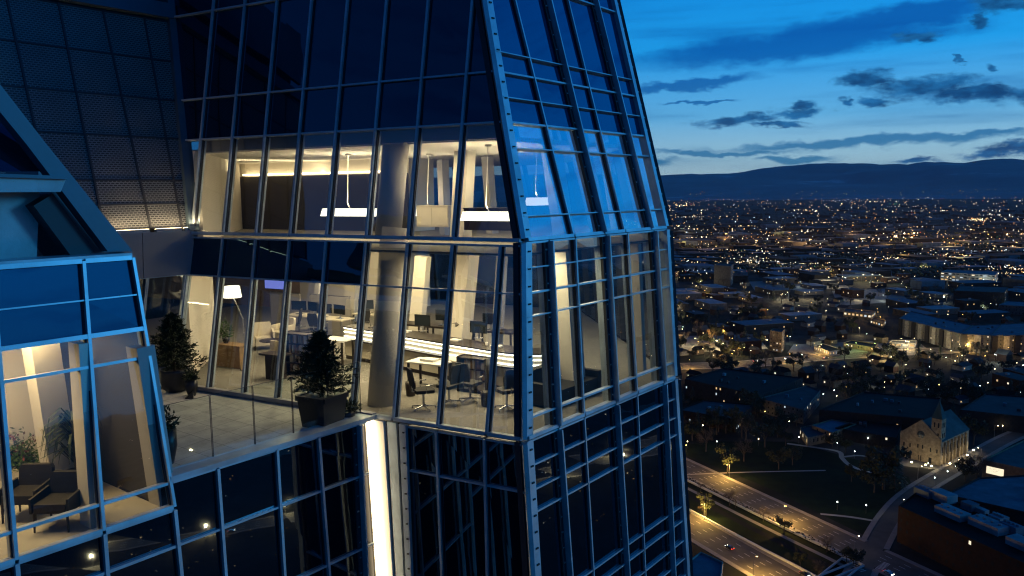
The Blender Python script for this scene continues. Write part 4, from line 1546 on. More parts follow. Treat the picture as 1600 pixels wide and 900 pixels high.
for L, w, lab, grp, pwr, stp, glow in ((BLVD, 17.5, 'amber lamp on a tall arm along the boulevard by the dark park', 'lamps along the boulevard', 26000, 62, 'lamp_amber'),
                                       (PKWY, 19, 'amber lamp on a tall arm along the parkway beside the creek', 'lamps along the creek parkway', 20000, 58, 'lamp_amber'),
                                       (AVE, 24, 'amber lamp lighting the broad brown avenue before the apartments', 'lamps along the avenue', 18000, 52, 'lamp_amber'),
                                       (CROSS, 11, 'pale lamp on the side street between park and brick block', 'lamps along the side street', 300, 60, 'lamp_white')):
    for k, (p, t) in enumerate(along(L, stp, 15)):
        n_ = V((-t.y, t.x, 0)) * (1 if k % 2 else -1)
        q = p + n_ * (w / 2 + 1.0)
        if (L is BLVD and q.y < 355) or (L is PKWY and q.y < 322): continue
        if q.length > 1100 or q.y < 250 or math.degrees(math.atan2(q.x, q.y)) > 40 or math.degrees(math.atan2(q.x, q.y)) < 5: continue
        put_lamp(q, 'road', glow, lab, grp, pwr, math.atan2(-n_.y, -n_.x))
for L, w in ((SIDE, 16),):
    for k, (p, t) in enumerate(along(L, 60, 15)):
        n_ = V((-t.y, t.x, 0)) * (1 if k % 2 else -1)
        if -160 < p.y < 300: put_lamp(p + n_ * (w / 2 + 1), 'road', 'lamp_white', 'pale lamp along the street mirrored in the tower glass', 'lamps mirrored in the tower', 26000, math.atan2(-n_.y, -n_.x))
park_px = ((1248, 693), (1308, 702), (1356, 730), (1356, 695), (1308, 797), (1353, 802), (1335, 716), (1450, 735), (1493, 740), (1480, 748), (1460, 758))
for x, y in park_px: put_lamp(g0(x, y), 'park', 'lamp_cool', 'small cool white globe lamp beside the pale park paths', 'globe lamps in the park', 260)
camp_px = ((1240, 591), (1285, 573), (1319, 574), (1309, 577), (1363, 563), (1384, 589), (1414, 589), (1435, 591), (1461, 585), (1452, 574), (1492, 565), (1539, 557), (1569, 569), (1598, 572), (1554, 578), (1556, 594), (1543, 600),
           (1531, 605), (1501, 608), (1467, 603), (1466, 596), (1450, 611), (1401, 621), (1404, 592), (1382, 599), (1357, 606), (1337, 603), (1322, 607), (1322, 616), (1303, 612), (1307, 621), (1342, 610), (1381, 607), (1345, 629),
           (1257, 608), (1211, 621), (1243, 629), (1230, 602), (1324, 585), (1335, 589), (1281, 647), (1286, 618), (1511, 641), (1546, 647), (1525, 662), (1497, 657), (1566, 669), (1584, 664), (1585, 596), (1594, 615),
           (1090, 633), (1115, 645), (1140, 652), (1166, 661), (1098, 668), (1072, 700), (1074, 694), (1120, 694), (1185, 690), (1205, 668), (1233, 662), (1150, 640), (1080, 655), (1195, 646))
for k, (x, y) in enumerate(camp_px):
    put_lamp(g0(x, y + 6), 'park', ('lamp_white', 'lamp_cool', 'lamp_white', 'lamp_amber')[k % 4], 'small globe lamp among the dark campus lawns and trees', 'globe lamps on the campus', 420 if k % 2 else 200)
# floodlights at the church foot and by the annex
for nm, p0, k, pwr in [('church', g0(x, y), i, 850) for i, (x, y) in enumerate(((1424, 727), (1446, 731), (1455, 733), (1484, 729), (1499, 723), (1511, 716), (1521, 708)))] + [('annex', g0(1276, 690), 7, 1500), ('annex', g0(1282, 691), 8, 1500)]:
    t = thing('floodlight', 'small floodlight on the paving lighting the pale stone church' if nm == 'church' else 'wall lamp lighting the tan annex by the blue roofed pavilion', 'floodlight', p0, 0, 'floodlights by the ' + nm)
    MB().tube([p0, p0 + Z * 1.6], .06, 6).build('stand', 'pole', t)
    MB().box(p0 + Z * 2.0, (.9, .7, .5)).build('lamp_head', 'lamp_white', t)
    to = (church.location + V((8, 8, 0)) - p0) if nm == 'church' else V((0, 1, 0))
    point_lamp("lamp_light", p0 + Z * 3.4, pwr, (1, .80, .48), .4)
# bright yards and lots further off: tall mast lamps
mast = [(1340, 549, GREEN, 9000), (1320, 551, GREEN, 6000), (1365, 549, GREEN, 5000), (1405, 541, WHITE, 9000), (1425, 541, WHITE, 9000), (1245, 553, AMBER, 9000), (1280, 552, WHITE, 5000), (1215, 548, AMBER, 6000), (1090, 547, AMBER, 15000), (1106, 538, AMBER, 15000), (1130, 533, AMBER, 12000),
        (1232, 468, WHITE, 25000), (1255, 468, WHITE, 25000), (1267, 468, WHITE, 25000), (1292, 445, WHITE, 35000), (1346, 441, WHITE, 45000), (1361, 441, WHITE, 45000), (1375, 441, WHITE, 45000), (1295, 423, AMBER, 40000), (1345, 497, AMBER, 9000), (1372, 507, AMBER, 9000), (1455, 560, WHITE, 6000),
        (1510, 553, AMBER, 9000), (1575, 556, AMBER, 9000), (1480, 392, AMBER, 120000), (1488, 385, AMBER, 160000), (1422, 377, AMBER, 140000), (1335, 364, AMBER, 160000), (1220, 367, AMBER, 160000), (1230, 384, AMBER, 110000), (1130, 386, AMBER, 120000), (1062, 385, AMBER, 120000), (1390, 387, AMBER, 120000),
        (1545, 379, AMBER, 130000), (1590, 392, AMBER, 110000), (1410, 405, AMBER, 70000), (1500, 410, AMBER, 70000), (1075, 365, WHITE, 160000), (1180, 412, WHITE, 50000), (1100, 465, AMBER, 26000), (1160, 478, AMBER, 22000), (1200, 495, AMBER, 18000)]
for x, y, c, pwr in mast:
    p = g0(x, y)
    k = p.length
    gl = 'lamp_green' if c is GREEN else 'lamp_amber' if c is AMBER else 'lamp_white'
    o = copy_tree(LP[('road', gl)], V((p.x, p.y, 0)), random.uniform(0, 6.28), max(1.0, k / 1000), 'tall bright %s mast lamp over a lit yard in the city' % {'lamp_green': 'greenish', 'lamp_amber': 'amber', 'lamp_white': 'white'}[gl])
    o['group'] = 'mast lamps over city yards'
    LAMPS.append(o)
    point_lamp('lamp_light', V((p.x, p.y, 9 * max(1.0, k / 1000) + 3)), pwr, c, .5)

for L, st, pw_, hh in ((HWY, 170, 240000, 22), (HWY2, 230, 260000, 22)):
    for k, (p, t) in enumerate(along(L, st, 40)):
        a_ = math.degrees(math.atan2(p.x, p.y))
        if not 10 < a_ < 35: continue
        o = copy_tree(LP[('road', 'lamp_amber')], V((p.x, p.y, 0)), math.atan2(t.y, t.x), 2.4, 'amber mast lamp along the lit highway beneath the hills')
        o['group'] = 'mast lamps along the highway'
        LAMPS.append(o)
        point_lamp('lamp_light', p + Z * hh, pw_, (1, .50, .16), .8)


def near_line(p, extra=4.0):
    for L, w in ROADS:
        for q in L[::2]:
            if (q.x - p.x) ** 2 + (q.y - p.y) ** 2 < (w / 2 + extra + 14) ** 2:
                pass
        for i in range(len(L) - 1):
            a, b = L[i], L[i + 1]
            ab = b - a
            t = max(0, min(1, ((p.x - a.x) * ab.x + (p.y - a.y) * ab.y) / (ab.x ** 2 + ab.y ** 2)))
            if math.hypot(a.x + ab.x * t - p.x, a.y + ab.y * t - p.y) < w / 2 + extra: return True
    return False


def near_foot(p, r):
    return any((p.x - c.x) ** 2 + (p.y - c.y) ** 2 < (fr_ * .8 + r) ** 2 for c, fr_ in FOOT)


def in_poly(p, P):
    s_ = False
    for i in range(len(P)):
        a, b = P[i - 1], P[i]
        if (a.y > p.y) != (b.y > p.y) and p.x < (b.x - a.x) * (p.y - a.y) / (b.y - a.y) + a.x: s_ = not s_
    return s_


def polar(a, d): return V((math.sin(math.radians(a)) * d, math.cos(math.radians(a)) * d, 0))


rg = random.Random(3)
# ------------------------------------------------------------------ small buildings of the middle distance
def proto_house(w, d, h, gable, wall, roof, lit, nm, cat):
    t = thing(nm, '', cat, (0, 0, -60))
    MB().box((0, 0, h / 2), (w, d, h)).build('wall', wall, t, local=True)
    if gable:
        r = MB()
        r.hexa([V((-w / 2 - .5, -d / 2 - .5, h)), V((w / 2 + .5, -d / 2 - .5, h)), V((w / 2 + .5, d / 2 + .5, h)), V((-w / 2 - .5, d / 2 + .5, h))],
               [V((-w / 2 - .5, -.05, h + gable)), V((w / 2 + .5, -.05, h + gable)), V((w / 2 + .5, .05, h + gable)), V((-w / 2 - .5, .05, h + gable))])
        r.build('roof', roof, t, local=True)
    else:
        MB().box((0, 0, h + .15), (w + .3, d + .3, .3)).build('roof', roof, t, local=True)
        MB().box((w * .2, d * .1, h + .9), (2.4, 1.8, 1.4)).build('rooftop_unit', 'roof_pale', t, local=True)
    for k in range(lit):
        s_ = k % 2
        px = -w * .3 + .6 * w * (k / max(1, lit - 1))
        MB().box((px, -d / 2 - .03 if not s_ else d / 2 + .03, h * .55), (1.3, .1, 1.3)).build('window', ('lit_warm', 'lit_white', 'lit_warm')[k % 3], t, local=True)
    return t


HP = [(proto_house(11, 9, 5, 3, 'wall_tan', 'roof_dark', 2, 'house', 'house'), 'small tan house with a dark gable roof in the dusk streets', 9),
      (proto_house(9, 8, 5.5, 3.4, 'wall_brick', 'roof_grey', 1, 'house', 'house'), 'small brick house with a grey gable roof in the dusk streets', 9),
      (proto_house(13, 9, 4, 2.4, 'wall_pale', 'roof_grey', 2, 'house', 'house'), 'low pale house with a grey gable roof in the dusk streets', 10),
      (proto_house(42, 24, 7, 0, 'wall_grey', 'roof_pale', 4, 'warehouse', 'warehouse'), 'grey warehouse with a wide pale flat roof beyond the avenue', 27),
      (proto_house(60, 30, 8, 0, 'wall_dark', 'roof_blue', 3, 'warehouse', 'warehouse'), 'long dark warehouse with a bluish flat roof beyond the avenue', 36),
      (proto_house(24, 15, 9, 0, 'wall_brick', 'roof_grey', 4, 'flat_block', 'building'), 'brick walk up block with a flat grey roof and few lit windows', 16)]
count = 0
for _ in range(6000):
    a = rg.uniform(9.5, 34.5)
    d = 1.0 / rg.uniform(1 / 2300, 1 / 700)
    p = polar(a, d)
    y_ = 300 + 170 * F / d
    k = rg.choices(range(6), (3, 3, 3, 1.2, .8, 1.6) if d < 1150 else (1, 1, 1, 2.4, 2.4, 1.4))[0]
    if d < 900 and k in (3, 4): continue
    if near_line(p, 4 + HP[k][2]) or near_foot(p, HP[k][2]) or in_poly(p, pk): continue
    rz = math.radians(rg.choice((28, 118)) + rg.uniform(-3, 3)) if k < 3 else math.radians(rg.choice((0, 90)) + 12 + rg.uniform(-4, 4))
    s_ = rg.uniform(.85, 1.25)
    o = copy_tree(HP[k][0], p, rz, (s_, s_ * rg.uniform(.85, 1.1), s_ * rg.uniform(.85, 1.2)), HP[k][1])
    o['group'] = HP[k][1].split(' with ')[0].replace('house', 'houses').replace('block', 'blocks') + ' of the city'
    FOOT.append((p, HP[k][2] * s_))
    count += 1
    if count > 210: break
# far roofs, past counting
far_m = {k: MB() for k in ('roof_grey', 'roof_blue', 'roof_dark')}
for _ in range(1700):
    a = rg.uniform(5, 40) if _ % 6 else rg.uniform(-180, 180)
    d = 1.0 / rg.uniform(1 / 9500, 1 / 1500)
    p = polar(a, d)
    if near_line(p, 20) or near_foot(p, 30): continue
    s_ = rg.uniform(.5, 1.6)
    t = math.radians(12 + rg.choice((0, 90)))
    far_m[rg.choice(('roof_grey', 'roof_blue', 'roof_dark', 'roof_dark'))].box((p.x, p.y, 4 * s_), (rg.uniform(12, 70) * s_, rg.uniform(12, 40) * s_, 8 * s_ * rg.uniform(.7, 1.8)), V((math.cos(t), math.sin(t), 0)), V((-math.sin(t), math.cos(t), 0)))
fm = MB()
for i, (k, m_) in enumerate(far_m.items()):
    off = len(fm.v)
    fm.v += m_.v
    fm.f += [tuple(j + off for j in f) for f in m_.f]
    fm.m += [i] * len(m_.f); fm.uv += [None] * len(m_.f)
tag(fm.build('distant_rooftops', list(far_m)), 'low flat rooftops spreading to the foot of the hills', 'rooftops', kind='stuff')

# ------------------------------------------------------------------ more single lamps, then the far lights as one mass
cnt = len(LAMPS)
while cnt < 296:
    a = rg.uniform(9, 34)
    d = 1.0 / rg.uniform(1 / 1900, 1 / 800)
    p = polar(a, d)
    if near_foot(p, 2) or near_line(p, 1): continue
    gl = rg.choice(('lamp_amber', 'lamp_white', 'lamp_white', 'lamp_cool'))
    o = copy_tree(LP[('road', gl)], p, rg.uniform(0, 6.28), 1.0, {'lamp_amber': 'amber', 'lamp_white': 'warm white', 'lamp_cool': 'cool white'}[gl] + ' street lamp glowing among the roofs beyond the avenue')
    o['group'] = 'street lamps beyond the avenue'
    if rg.random() < .5: point_lamp('lamp_light', p + Z * 8.4, rg.uniform(4000, 16000) * (d / 1000), PW[gl], .4)
    cnt += 1
GL = [('city_amber', (1, .46, .14), 3.5), ('city_warm', (1, .66, .32), 4.5), ('city_white', (1, .84, .60), 6), ('city_cool', (.70, .86, 1), 3.0), ('city_red', (1, .12, .05), 1.6), ('city_green', (.2, 1, .4), 1.6), ('city_bright', (1, .70, .34), 22.0)]
for nm, c, s_ in GL: M[nm] = lamp_material(nm.replace('_', ' '), c, s_, False)
lm = MB()


def light_at(p, z, d, big=1.0, mi=None):
    if mi is None: mi = rg.choices(range(7), (30, 30, 22, 10, 3, .6, 3))[0]
    lm.octa((p.x, p.y, z), d * rg.uniform(.00020, .00044) * big * min(1, (5000 / max(d, 1)) ** .45) * rg.choice((.6, .75, .9, 1, 1.25)), mi=mi)


for _ in range(1900):
    a = rg.uniform(8, 40)
    d = 1.0 / rg.uniform(1 / 16000, 1 / 1500)
    if rg.random() < .16: d = rg.uniform(2500, 14000)
    light_at(polar(a, d), 7 + d * .001, d, rg.choice((.6, .8, 1, 1, 1.3)))
for _ in range(2600):
    a = rg.uniform(40, 352)
    d = 1.0 / rg.uniform(1 / 14000, 1 / 420)
    if abs(polar(a, d).x) < 40 and abs(polar(a, d).y) < 60: continue
    light_at(polar(a, d), 7, d, rg.choice((.8, 1, 1.3)))
# strings of lights along straight streets
for _ in range(70):
    d = 1.0 / rg.uniform(1 / 15000, 1 / 1700)
    a0 = rg.uniform(6, 34)
    n_ = rg.randint(8, 26)
    dd = rg.uniform(-.05, .05)
    mi = rg.choice((0, 1, 1, 2, 2, 3))
    for k in range(n_):
        a = a0 + k * rg.uniform(.08, .22)
        q = polar(a, d * (1 + dd * k / n_ + rg.gauss(0, .004)))
        light_at(q, 8, q.length, rg.choice((.7, .9, 1.2)), mi if rg.random() < .7 else None)
# bright clusters
for _ in range(26):
    d = 1.0 / rg.uniform(1 / 9000, 1 / 1600)
    a0 = rg.uniform(8, 33)
    for k in range(rg.randint(6, 22)):
        q = polar(a0 + rg.gauss(0, .5), d * (1 + rg.gauss(0, .018)))
        light_at(q, 9, q.length, rg.choice((.8, 1, 1.4)), rg.choice((1, 2, 2, 6, 0)))
# a few lights on the lower slopes, one green roof line
for k in range(60):
    a = rg.uniform(12, 34); d = rg.uniform(14000, 16000)
    light_at(polar(a, d), 20 + (d - 14000) * .06, d, .8, rg.choice((0, 1, 2)))
for k in range(9): light_at(polar(25.3 + k * .07, 9000), 12, 9000, 1.0, 5)
tag(lm.build('city_lights', [g_[0] for g_ in GL]), 'countless small street and house lights across the dark plain', 'city lights', kind='stuff')

# ------------------------------------------------------------------ trees
M['bark'] = pbr('dark bark', (.05, .04, .03), .9, 0, .3, 3)
M['leaf_dark'] = pbr('dark evergreen leaves', (.020, .032, .014), .8, 0, .4, 1.5)
M['twig'] = pbr('bare brown twigs', (.075, .055, .035), .9, 0, .3, 1.5)
M['leaf_mid'] = pbr('dull green leaves', (.022, .028, .011), .9, 0, .4, 1.5)


def proto_tree(seed, h, r, kind):
    rr = random.Random(seed)
    nm, leaf = {'ever': ('conifer_tree', 'leaf_dark'), 'bare': ('bare_tree', 'twig'), 'green': ('leafy_tree', 'leaf_mid')}[kind]
    t = thing(nm, '', 'tree', (0, 0, -80))
    tr = MB()
    tr.tube([(0, 0, 0), (.1, .05, h * .3), (0, .1, h * (.9 if kind == 'ever' else .6))], [h * .03, h * .022, h * .006], 6)
    cr = MB()
    if kind == 'ever':
        for k in range(420):
            z = h * (.10 + .88 * rr.random() ** 1.25)
            R_ = r * (1 - (z / h)) * 1.05 + .15
            a = rr.uniform(0, 6.28); q = R_ * rr.uniform(.35, 1.12)
            c = V((math.cos(a) * q, math.sin(a) * q, z - q * .2))
            s_ = rr.uniform(.25, .6) * h * .07
            u = V((math.cos(a), math.sin(a), -.5)) * s_ * 1.6
            w = V((-math.sin(a), math.cos(a), rr.uniform(-.4, .4))) * s_ * .7
            cr.face([c - u * .4, c + w, c + u, c - w])
    else:
        limbs = []
        for k in range(9):
            a = k * 2.4 + rr.uniform(-.4, .4)
            z0_ = h * rr.uniform(.25, .5)
            e_ = V((math.cos(a) * r * rr.uniform(.5, .9), math.sin(a) * r * rr.uniform(.5, .9), h * rr.uniform(.6, .95)))
            tr.tube([V((0, 0, z0_)), V((e_.x * .5, e_.y * .5, z0_ + (e_.z - z0_) * .6)), e_], [h * .012, h * .008, h * .003], 5)
            limbs.append((V((0, 0, z0_)), e_))
        clumps = [(l[1] * rr.uniform(.75, 1.05) + V((rr.gauss(0, r * .12), rr.gauss(0, r * .12), rr.gauss(0, h * .05))), r * rr.uniform(.22, .42)) for l in limbs for _q in range(2)]
        n_ = 1100 if kind == 'green' else 620
        for k in range(n_):
            c, cr_ = rr.choice(clumps)
            v_ = V((rr.gauss(0, 1), rr.gauss(0, 1), rr.gauss(0, .8)))
            p = c + v_.normalized() * cr_ * rr.random() ** .45
            if kind == 'green':
                s_ = rr.uniform(.045, .10) * r
                u = V((rr.gauss(0, 1), rr.gauss(0, 1), rr.gauss(0, 1))).normalized() * s_
                w = u.cross(V((rr.gauss(0, 1), rr.gauss(0, 1), rr.gauss(0, 1))).normalized())
                cr.face([p - u, p + w, p + u, p - w])
            else:
                u = ((p - V((0, 0, h * .4))).normalized() + V((rr.gauss(0, .4), rr.gauss(0, .4), rr.gauss(0, .4)))) * r * .14
                w = u.cross(V((rr.gauss(0, 1), rr.gauss(0, 1), rr.gauss(0, 1)))).normalized() * r * .006
                cr.face([p - u - w, p - u + w, p + u + w * .3, p + u - w * .3])
    tr.build('trunk', 'bark', t, local=True)
    cr.build('crown', leaf, t, local=True)
    return t


TP = [(proto_tree(1, 12, 5, 'bare'), 'bare brown tree standing among the dark city gardens', 'bare trees of the city'),
      (proto_tree(2, 14, 6, 'bare'), 'tall bare tree standing among the dark city gardens', 'bare trees of the city'),
      (proto_tree(3, 10, 5, 'green'), 'round leafy tree standing among the dark city lawns', 'leafy trees of the city'),
      (proto_tree(4, 13, 6, 'green'), 'large leafy tree standing among the dark city lawns', 'leafy trees of the city'),
      (proto_tree(5, 13, 3.6, 'ever'), 'dark conifer standing among the city lawns', 'conifers of the city')]


def put_tree(p, k, s_=1.0, label=None):
    o = copy_tree(TP[k][0], V((p.x, p.y, 0)), rg.uniform(0, 6.28), (s_, s_, s_ * rg.uniform(.9, 1.15)), label or TP[k][1])
    o['group'] = TP[k][2]
    return o


put_tree(g0(1380, 765), 3, 2.0, 'broad black tree beside the park path in front of the church')
put_tree(g0(1398, 762), 4, 1.9, 'tall black conifer at the park corner in front of the church')
put_tree(g0(1366, 770), 2, 1.7, 'round black tree left of the broad one at the park path')
put_tree(g0(1103, 806), 3, .8, 'small yellow lit tree on the bank between creek and parkway')
point_lamp('lamp_light', g0(1106, 812) + Z * 4.5, 2600, (1, .72, .12), .3)
put_tree(g0(1250, 885), 2, .7, 'small dimly lit tree at the end of the creek bank')
put_tree(g0(1140, 790), 0, .8, 'small bare tree between boulevard kerb and creek')
for k in range(22):
    u = rg.random()
    p = CL[int(u * (len(CL) - 1))] + flat_normals(CL)[int(u * (len(CL) - 1))] * rg.choice((-11, 10.5, 11))
    if p.y > 330: put_tree(p, rg.choice((0, 0, 2)), rg.uniform(.4, .75))
hm_ = MB()
NB = flat_normals(BLVD)
sg = 1 if (CL[len(CL) // 2] - BLVD[len(BLVD) // 2]).dot(NB[len(BLVD) // 2]) > 0 else -1
for i in range(len(BLVD) - 1):
    L_ = (BLVD[i + 1] - BLVD[i]).length
    for k in range(int(L_ * 2.2)):
        p = BLVD[i] + (BLVD[i + 1] - BLVD[i]) * rg.random() + NB[i] * sg * (13 + rg.gauss(0, .8))
        if not 348 < p.y < 640: continue
        p.z = rg.uniform(.1, 1.9)
        for q in range(3):
            u = V((rg.gauss(0, 1), rg.gauss(0, 1), rg.gauss(0, 1))).normalized() * rg.uniform(.3, .6)
            w_ = u.cross(V((rg.gauss(0, 1), rg.gauss(0, 1), rg.gauss(0, 1))).normalized())
            hm_.face([p - u, p + w_, p + u, p - w_])
tag(hm_.build('hedge', 'leaf_mid'), 'long dark hedge between the boulevard and the creek', 'hedge')
n_t = 0
for _ in range(8000):
    a = rg.uniform(10, 34.5)
    d = 1.0 / rg.uniform(1 / 1500, 1 / 480)
    p = polar(a, d)
    if near_line(p, 3.5) or near_foot(p, 2.5): continue
    if in_poly(p, pk) and rg.random() < .94: continue
    k = rg.choices(range(5), (2, 2, 4, 4, 2.5))[0]
    put_tree(p, k, rg.uniform(.8, 1.5))
    n_t += 1
    if n_t >= 262: break
# far tree cover of the plain
ft_ = MB()
for _ in range(2600):
    a = rg.uniform(6, 38); d = 1.0 / rg.uniform(1 / 7000, 1 / 1700)
    p = polar(a, d)
    if near_line(p, 4): continue
    for q in range(3):
        c = p + V((rg.gauss(0, 5), rg.gauss(0, 5), rg.uniform(3, 8)))
        s_ = rg.uniform(2.5, 5)
        ft_.octa(c, s_, s_ * .8)
tag(ft_.build('distant_trees', 'leaf_dark'), 'dark mass of garden trees between the far roofs', 'trees', kind='stuff')

# ------------------------------------------------------------------ cars
M['car_dark'] = pbr('dark car paint', (.02, .02, .025), .25, .2, .1)
M['car_pale'] = pbr('silver car paint', (.35, .36, .37), .3, .5, .1)
M['tyre'] = pbr('tyre rubber', (.015, .015, .015), .8)
M['tail'] = lamp_material('red tail lamp', (1, .06, .02), 9, False)
M['head'] = lamp_material('white head lamp', (1, .93, .75), 40, False)


def proto_car(paint):
    t = thing('car', '', 'car', (0, 0, -40))
    pr = [(-2.2, .35), (-2.2, .82), (-1.5, .92), (-.9, 1.42), (.5, 1.45), (1.15, .95), (2.05, .80), (2.2, .55), (2.2, .35)]
    MB().prism([V((x, -.88, z)) for x, z in pr], V((0, 1.76, 0))).build('body', paint, t, local=True)
    MB().prism([V((x, -.90, z)) for x, z in ((-1.35, .98), (-.85, 1.36), (.45, 1.38), (1.0, .98))], V((0, 1.80, 0))).build('window', 'window_dark', t, local=True)
    for x in (-1.35, 1.35):
        for y in (-.80, .80): MB().tube([(x, y - .1, .33), (x, y + .1, .33)], .33, 12).build('wheel', 'tyre', t, local=True)
    for y in (-.62, .62):
        MB().box((2.2, y, .62), (.10, .34, .20)).build('headlight', 'head', t, local=True)
        MB().box((-2.2, y, .72), (.10, .34, .18)).build('tail_lamp', 'tail', t, local=True)
    return t


CP = [proto_car('car_dark'), proto_car('car_pale')]
for k, (x, y, dr, lab) in enumerate(((1257, 899, 1, 'dark car with red tail lamps on the parkway at the picture foot'), (1388, 897, 1, 'pale car waiting before the crosswalk on the boulevard'), (1140, 857, -1, 'dark car alone on the creek parkway'),
                                     (1180, 565, 1, 'dark car with head lamps on the brown avenue near the tower edge'), (1230, 561, -1, 'pale car on the brown avenue before the long shed'), (1500, 548, 1, 'pale car on the avenue bend before the apartments'),
                                     (1545, 547, -1, 'dark car on the avenue before the pale apartment wing'), (1290, 560, 1, 'dark car on the avenue beside the long shed'))):
    p = g0(x, y)
    L = AVE if y < 700 else (BLVD if x > 1300 else PKWY)
    i = min(range(len(L) - 1), key=lambda j: (L[j] - p).length)
    t = (L[i + 1] - L[i]).normalized()
    copy_tree(CP[k % 2], V((p.x, p.y, .02)), math.atan2(t.y * dr, t.x * dr), None, lab)
for k, (p, t) in enumerate(along(SIDE, 85, 30)):
    if -120 < p.y < 260:
        n_ = V((-t.y, t.x, 0)) * (4 if k % 2 else -4)
        o = copy_tree(CP[k % 2], V((p.x + n_.x, p.y + n_.y, .02)), math.atan2(t.y, t.x) + (0 if k % 2 else math.pi), None, 'car on the street mirrored in the tower glass')
        o['group'] = 'cars mirrored in the tower'
# the sources of the copies leave the scene
for o in list(LP.values()) + [h_[0] for h_ in HP] + [t_[0] for t_ in TP] + CP:
    for ch in list(o.children): bpy.data.objects.remove(ch, do_unlink=True)
    bpy.data.objects.remove(o, do_unlink=True)
# ------------------------------------------------------------------ terrace planting and guard
M['pot'] = pbr('dark glazed pot', (.020, .021, .024), .35, 0, .2, 6)
M['soil'] = pbr('potting soil', (.03, .022, .015), .95, 0, .3, 20)
M['needle'] = pbr('dark green needles', (.020, .032, .013), .7, 0, .5, 9)
M['flower'] = pbr('dark red blossoms', (.12, .025, .025), .7, 0, .4, 8)
M['leaf'] = pbr('glossy green leaves', (.05, .10, .025), .5, 0, .5, 9)
M['leaf_shade'] = pbr('dark blade leaves', (.022, .035, .016), .5, 0, .4, 9)
rp = random.Random(11)


def conifer(name, label, base, pot, h, r, z0_, n=1700, seed=1):
    """potted conifer: whorls of twigs covered in short needles"""
    q = random.Random(seed)
    t = thing(name, label, 'plant', base)
    kind, pr, ph = pot
    if kind == 'round':
        MB()._lathe(base, [(pr * .55, 0), (pr * .9, ph * .15), (pr * 1.05, ph * .45), (pr, ph * .85), (pr * 1.06, ph), (pr * .92, ph), (pr * .9, ph * .88), (.01, ph * .88)], 24, 0).build('pot', 'pot', t, True)
    else:
        m = MB()
        lo = [base + dA * a * pr * .82 + nA * b * pr * .82 for a, b in ((-1, -1), (1, -1), (1, 1), (-1, 1))]
        hi = [base + Z * ph + dA * a * pr + nA * b * pr for a, b in ((-1, -1), (1, -1), (1, 1), (-1, 1))]
        m.hexa(lo, hi)
        for a in range(4): m.beam(hi[a], hi[(a + 1) % 4], .09, .02, Z, .09)
        m.build('pot', 'pot', t)
    MB().tube([base + Z * (ph * .8), base + Z * h * .98], [.035, .006], 6).build('trunk', 'bark', t)
    m = MB()
    nb = int(n / 64)
    for k in range(nb):
        f = (k + q.random()) / nb
        z = z0_ + (h - z0_) * f
        L = r * (1 - f) ** .8 * q.choice((.6, .8, .9, 1, 1.1, 1.25)) + .04
        a = k * 2.399 + q.uniform(-.3, .3)
        up = .25 + .5 * f
        d = V((math.cos(a), math.sin(a), up)).normalized()
        for j in range(64):
            u = q.uniform(.15, 1)
            p = base + Z * z + d * L * u + V((0, 0, -.10 * u * u * L))
            p = p + V((q.gauss(0, .035), q.gauss(0, .035), q.gauss(0, .025)))
            nd = (d * .9 + V((q.gauss(0, .6), q.gauss(0, .6), q.gauss(0, .5)))).normalized() * q.uniform(.05, .10)
            w = nd.cross(V((q.gauss(0, 1), q.gauss(0, 1), q.gauss(0, 1)))).normalized() * .015
            m.face([p - w, p + w, p + nd + w * .3, p + nd - w * .3])
    m.build('crown', 'needle', t)
    return t


def shrub(name, label, base, pr, ph, h, r, n, mat, seed, cat='plant'):
    q = random.Random(seed)
    t = thing(name, label, cat, base)
    MB()._lathe(base, [(pr * .6, 0), (pr, ph * .5), (pr, ph), (pr * .9, ph), (.01, ph * .9)], 18, 0).build('pot', 'pot', t, True)
    m = MB()
    for k in range(n):
        v = V((q.gauss(0, 1), q.gauss(0, 1), abs(q.gauss(0, 1)))).normalized()
        p = base + Z * ph + V((v.x * r, v.y * r, v.z * (h - ph))) * q.random() ** .5
        u = (v + V((q.gauss(0, .5), q.gauss(0, .5), q.gauss(0, .5)))).normalized() * q.uniform(.05, .11)
        w = u.cross(V((q.gauss(0, 1), q.gauss(0, 1), q.gauss(0, 1)))).normalized() * .022
        m.face([p - u * .4, p + w, p + u, p - w])
    m.build('foliage', mat, t)
    return t


def zf(x, y, z): return at_z(x, y, z)


conifer('potted_conifer', 'bushy dark conifer in a round black pot at the back corner of the terrace', zf(275, 611, ZT), ('round', .36, .62), 2.05, .80, .60, 8500, 3)
conifer('potted_conifer', 'dark conifer in a square black planter beside the office glass', zf(505, 664, ZT), ('square', .40, .72), 2.10, .74, .74, 8500, 8)
shrub('potted_shrub', 'small leafy shrub in a black pot beside the bushy conifer', zf(300, 618, ZT), .16, .42, .80, .22, 260, 'leaf_shade', 4)
shrub('potted_shrub', 'tall leafy shrub in a black pot behind the edge of the low wing', zf(262, 724, ZT), .20, .70, 1.15, .26, 260, 'leaf_shade', 5)
b = zf(288, 624, ZT)
t = thing('doorstop_wedge', 'small black wedge lying on the paving before the round pot', 'doorstop', b)
MB().prism([b, b + V((.22, .05, 0)), b + V((.20, .05, .17))], V((-.06, .2, 0))).build('wedge', 'pot', t)
# low planting right of the square planter
shrub('potted_shrub', 'low spreading shrub in the corner right of the square planter', zf(552, 652, ZT) - nA * .0 + nA * .22, .2, .22, .5, .34, 240, 'leaf_shade', 6)
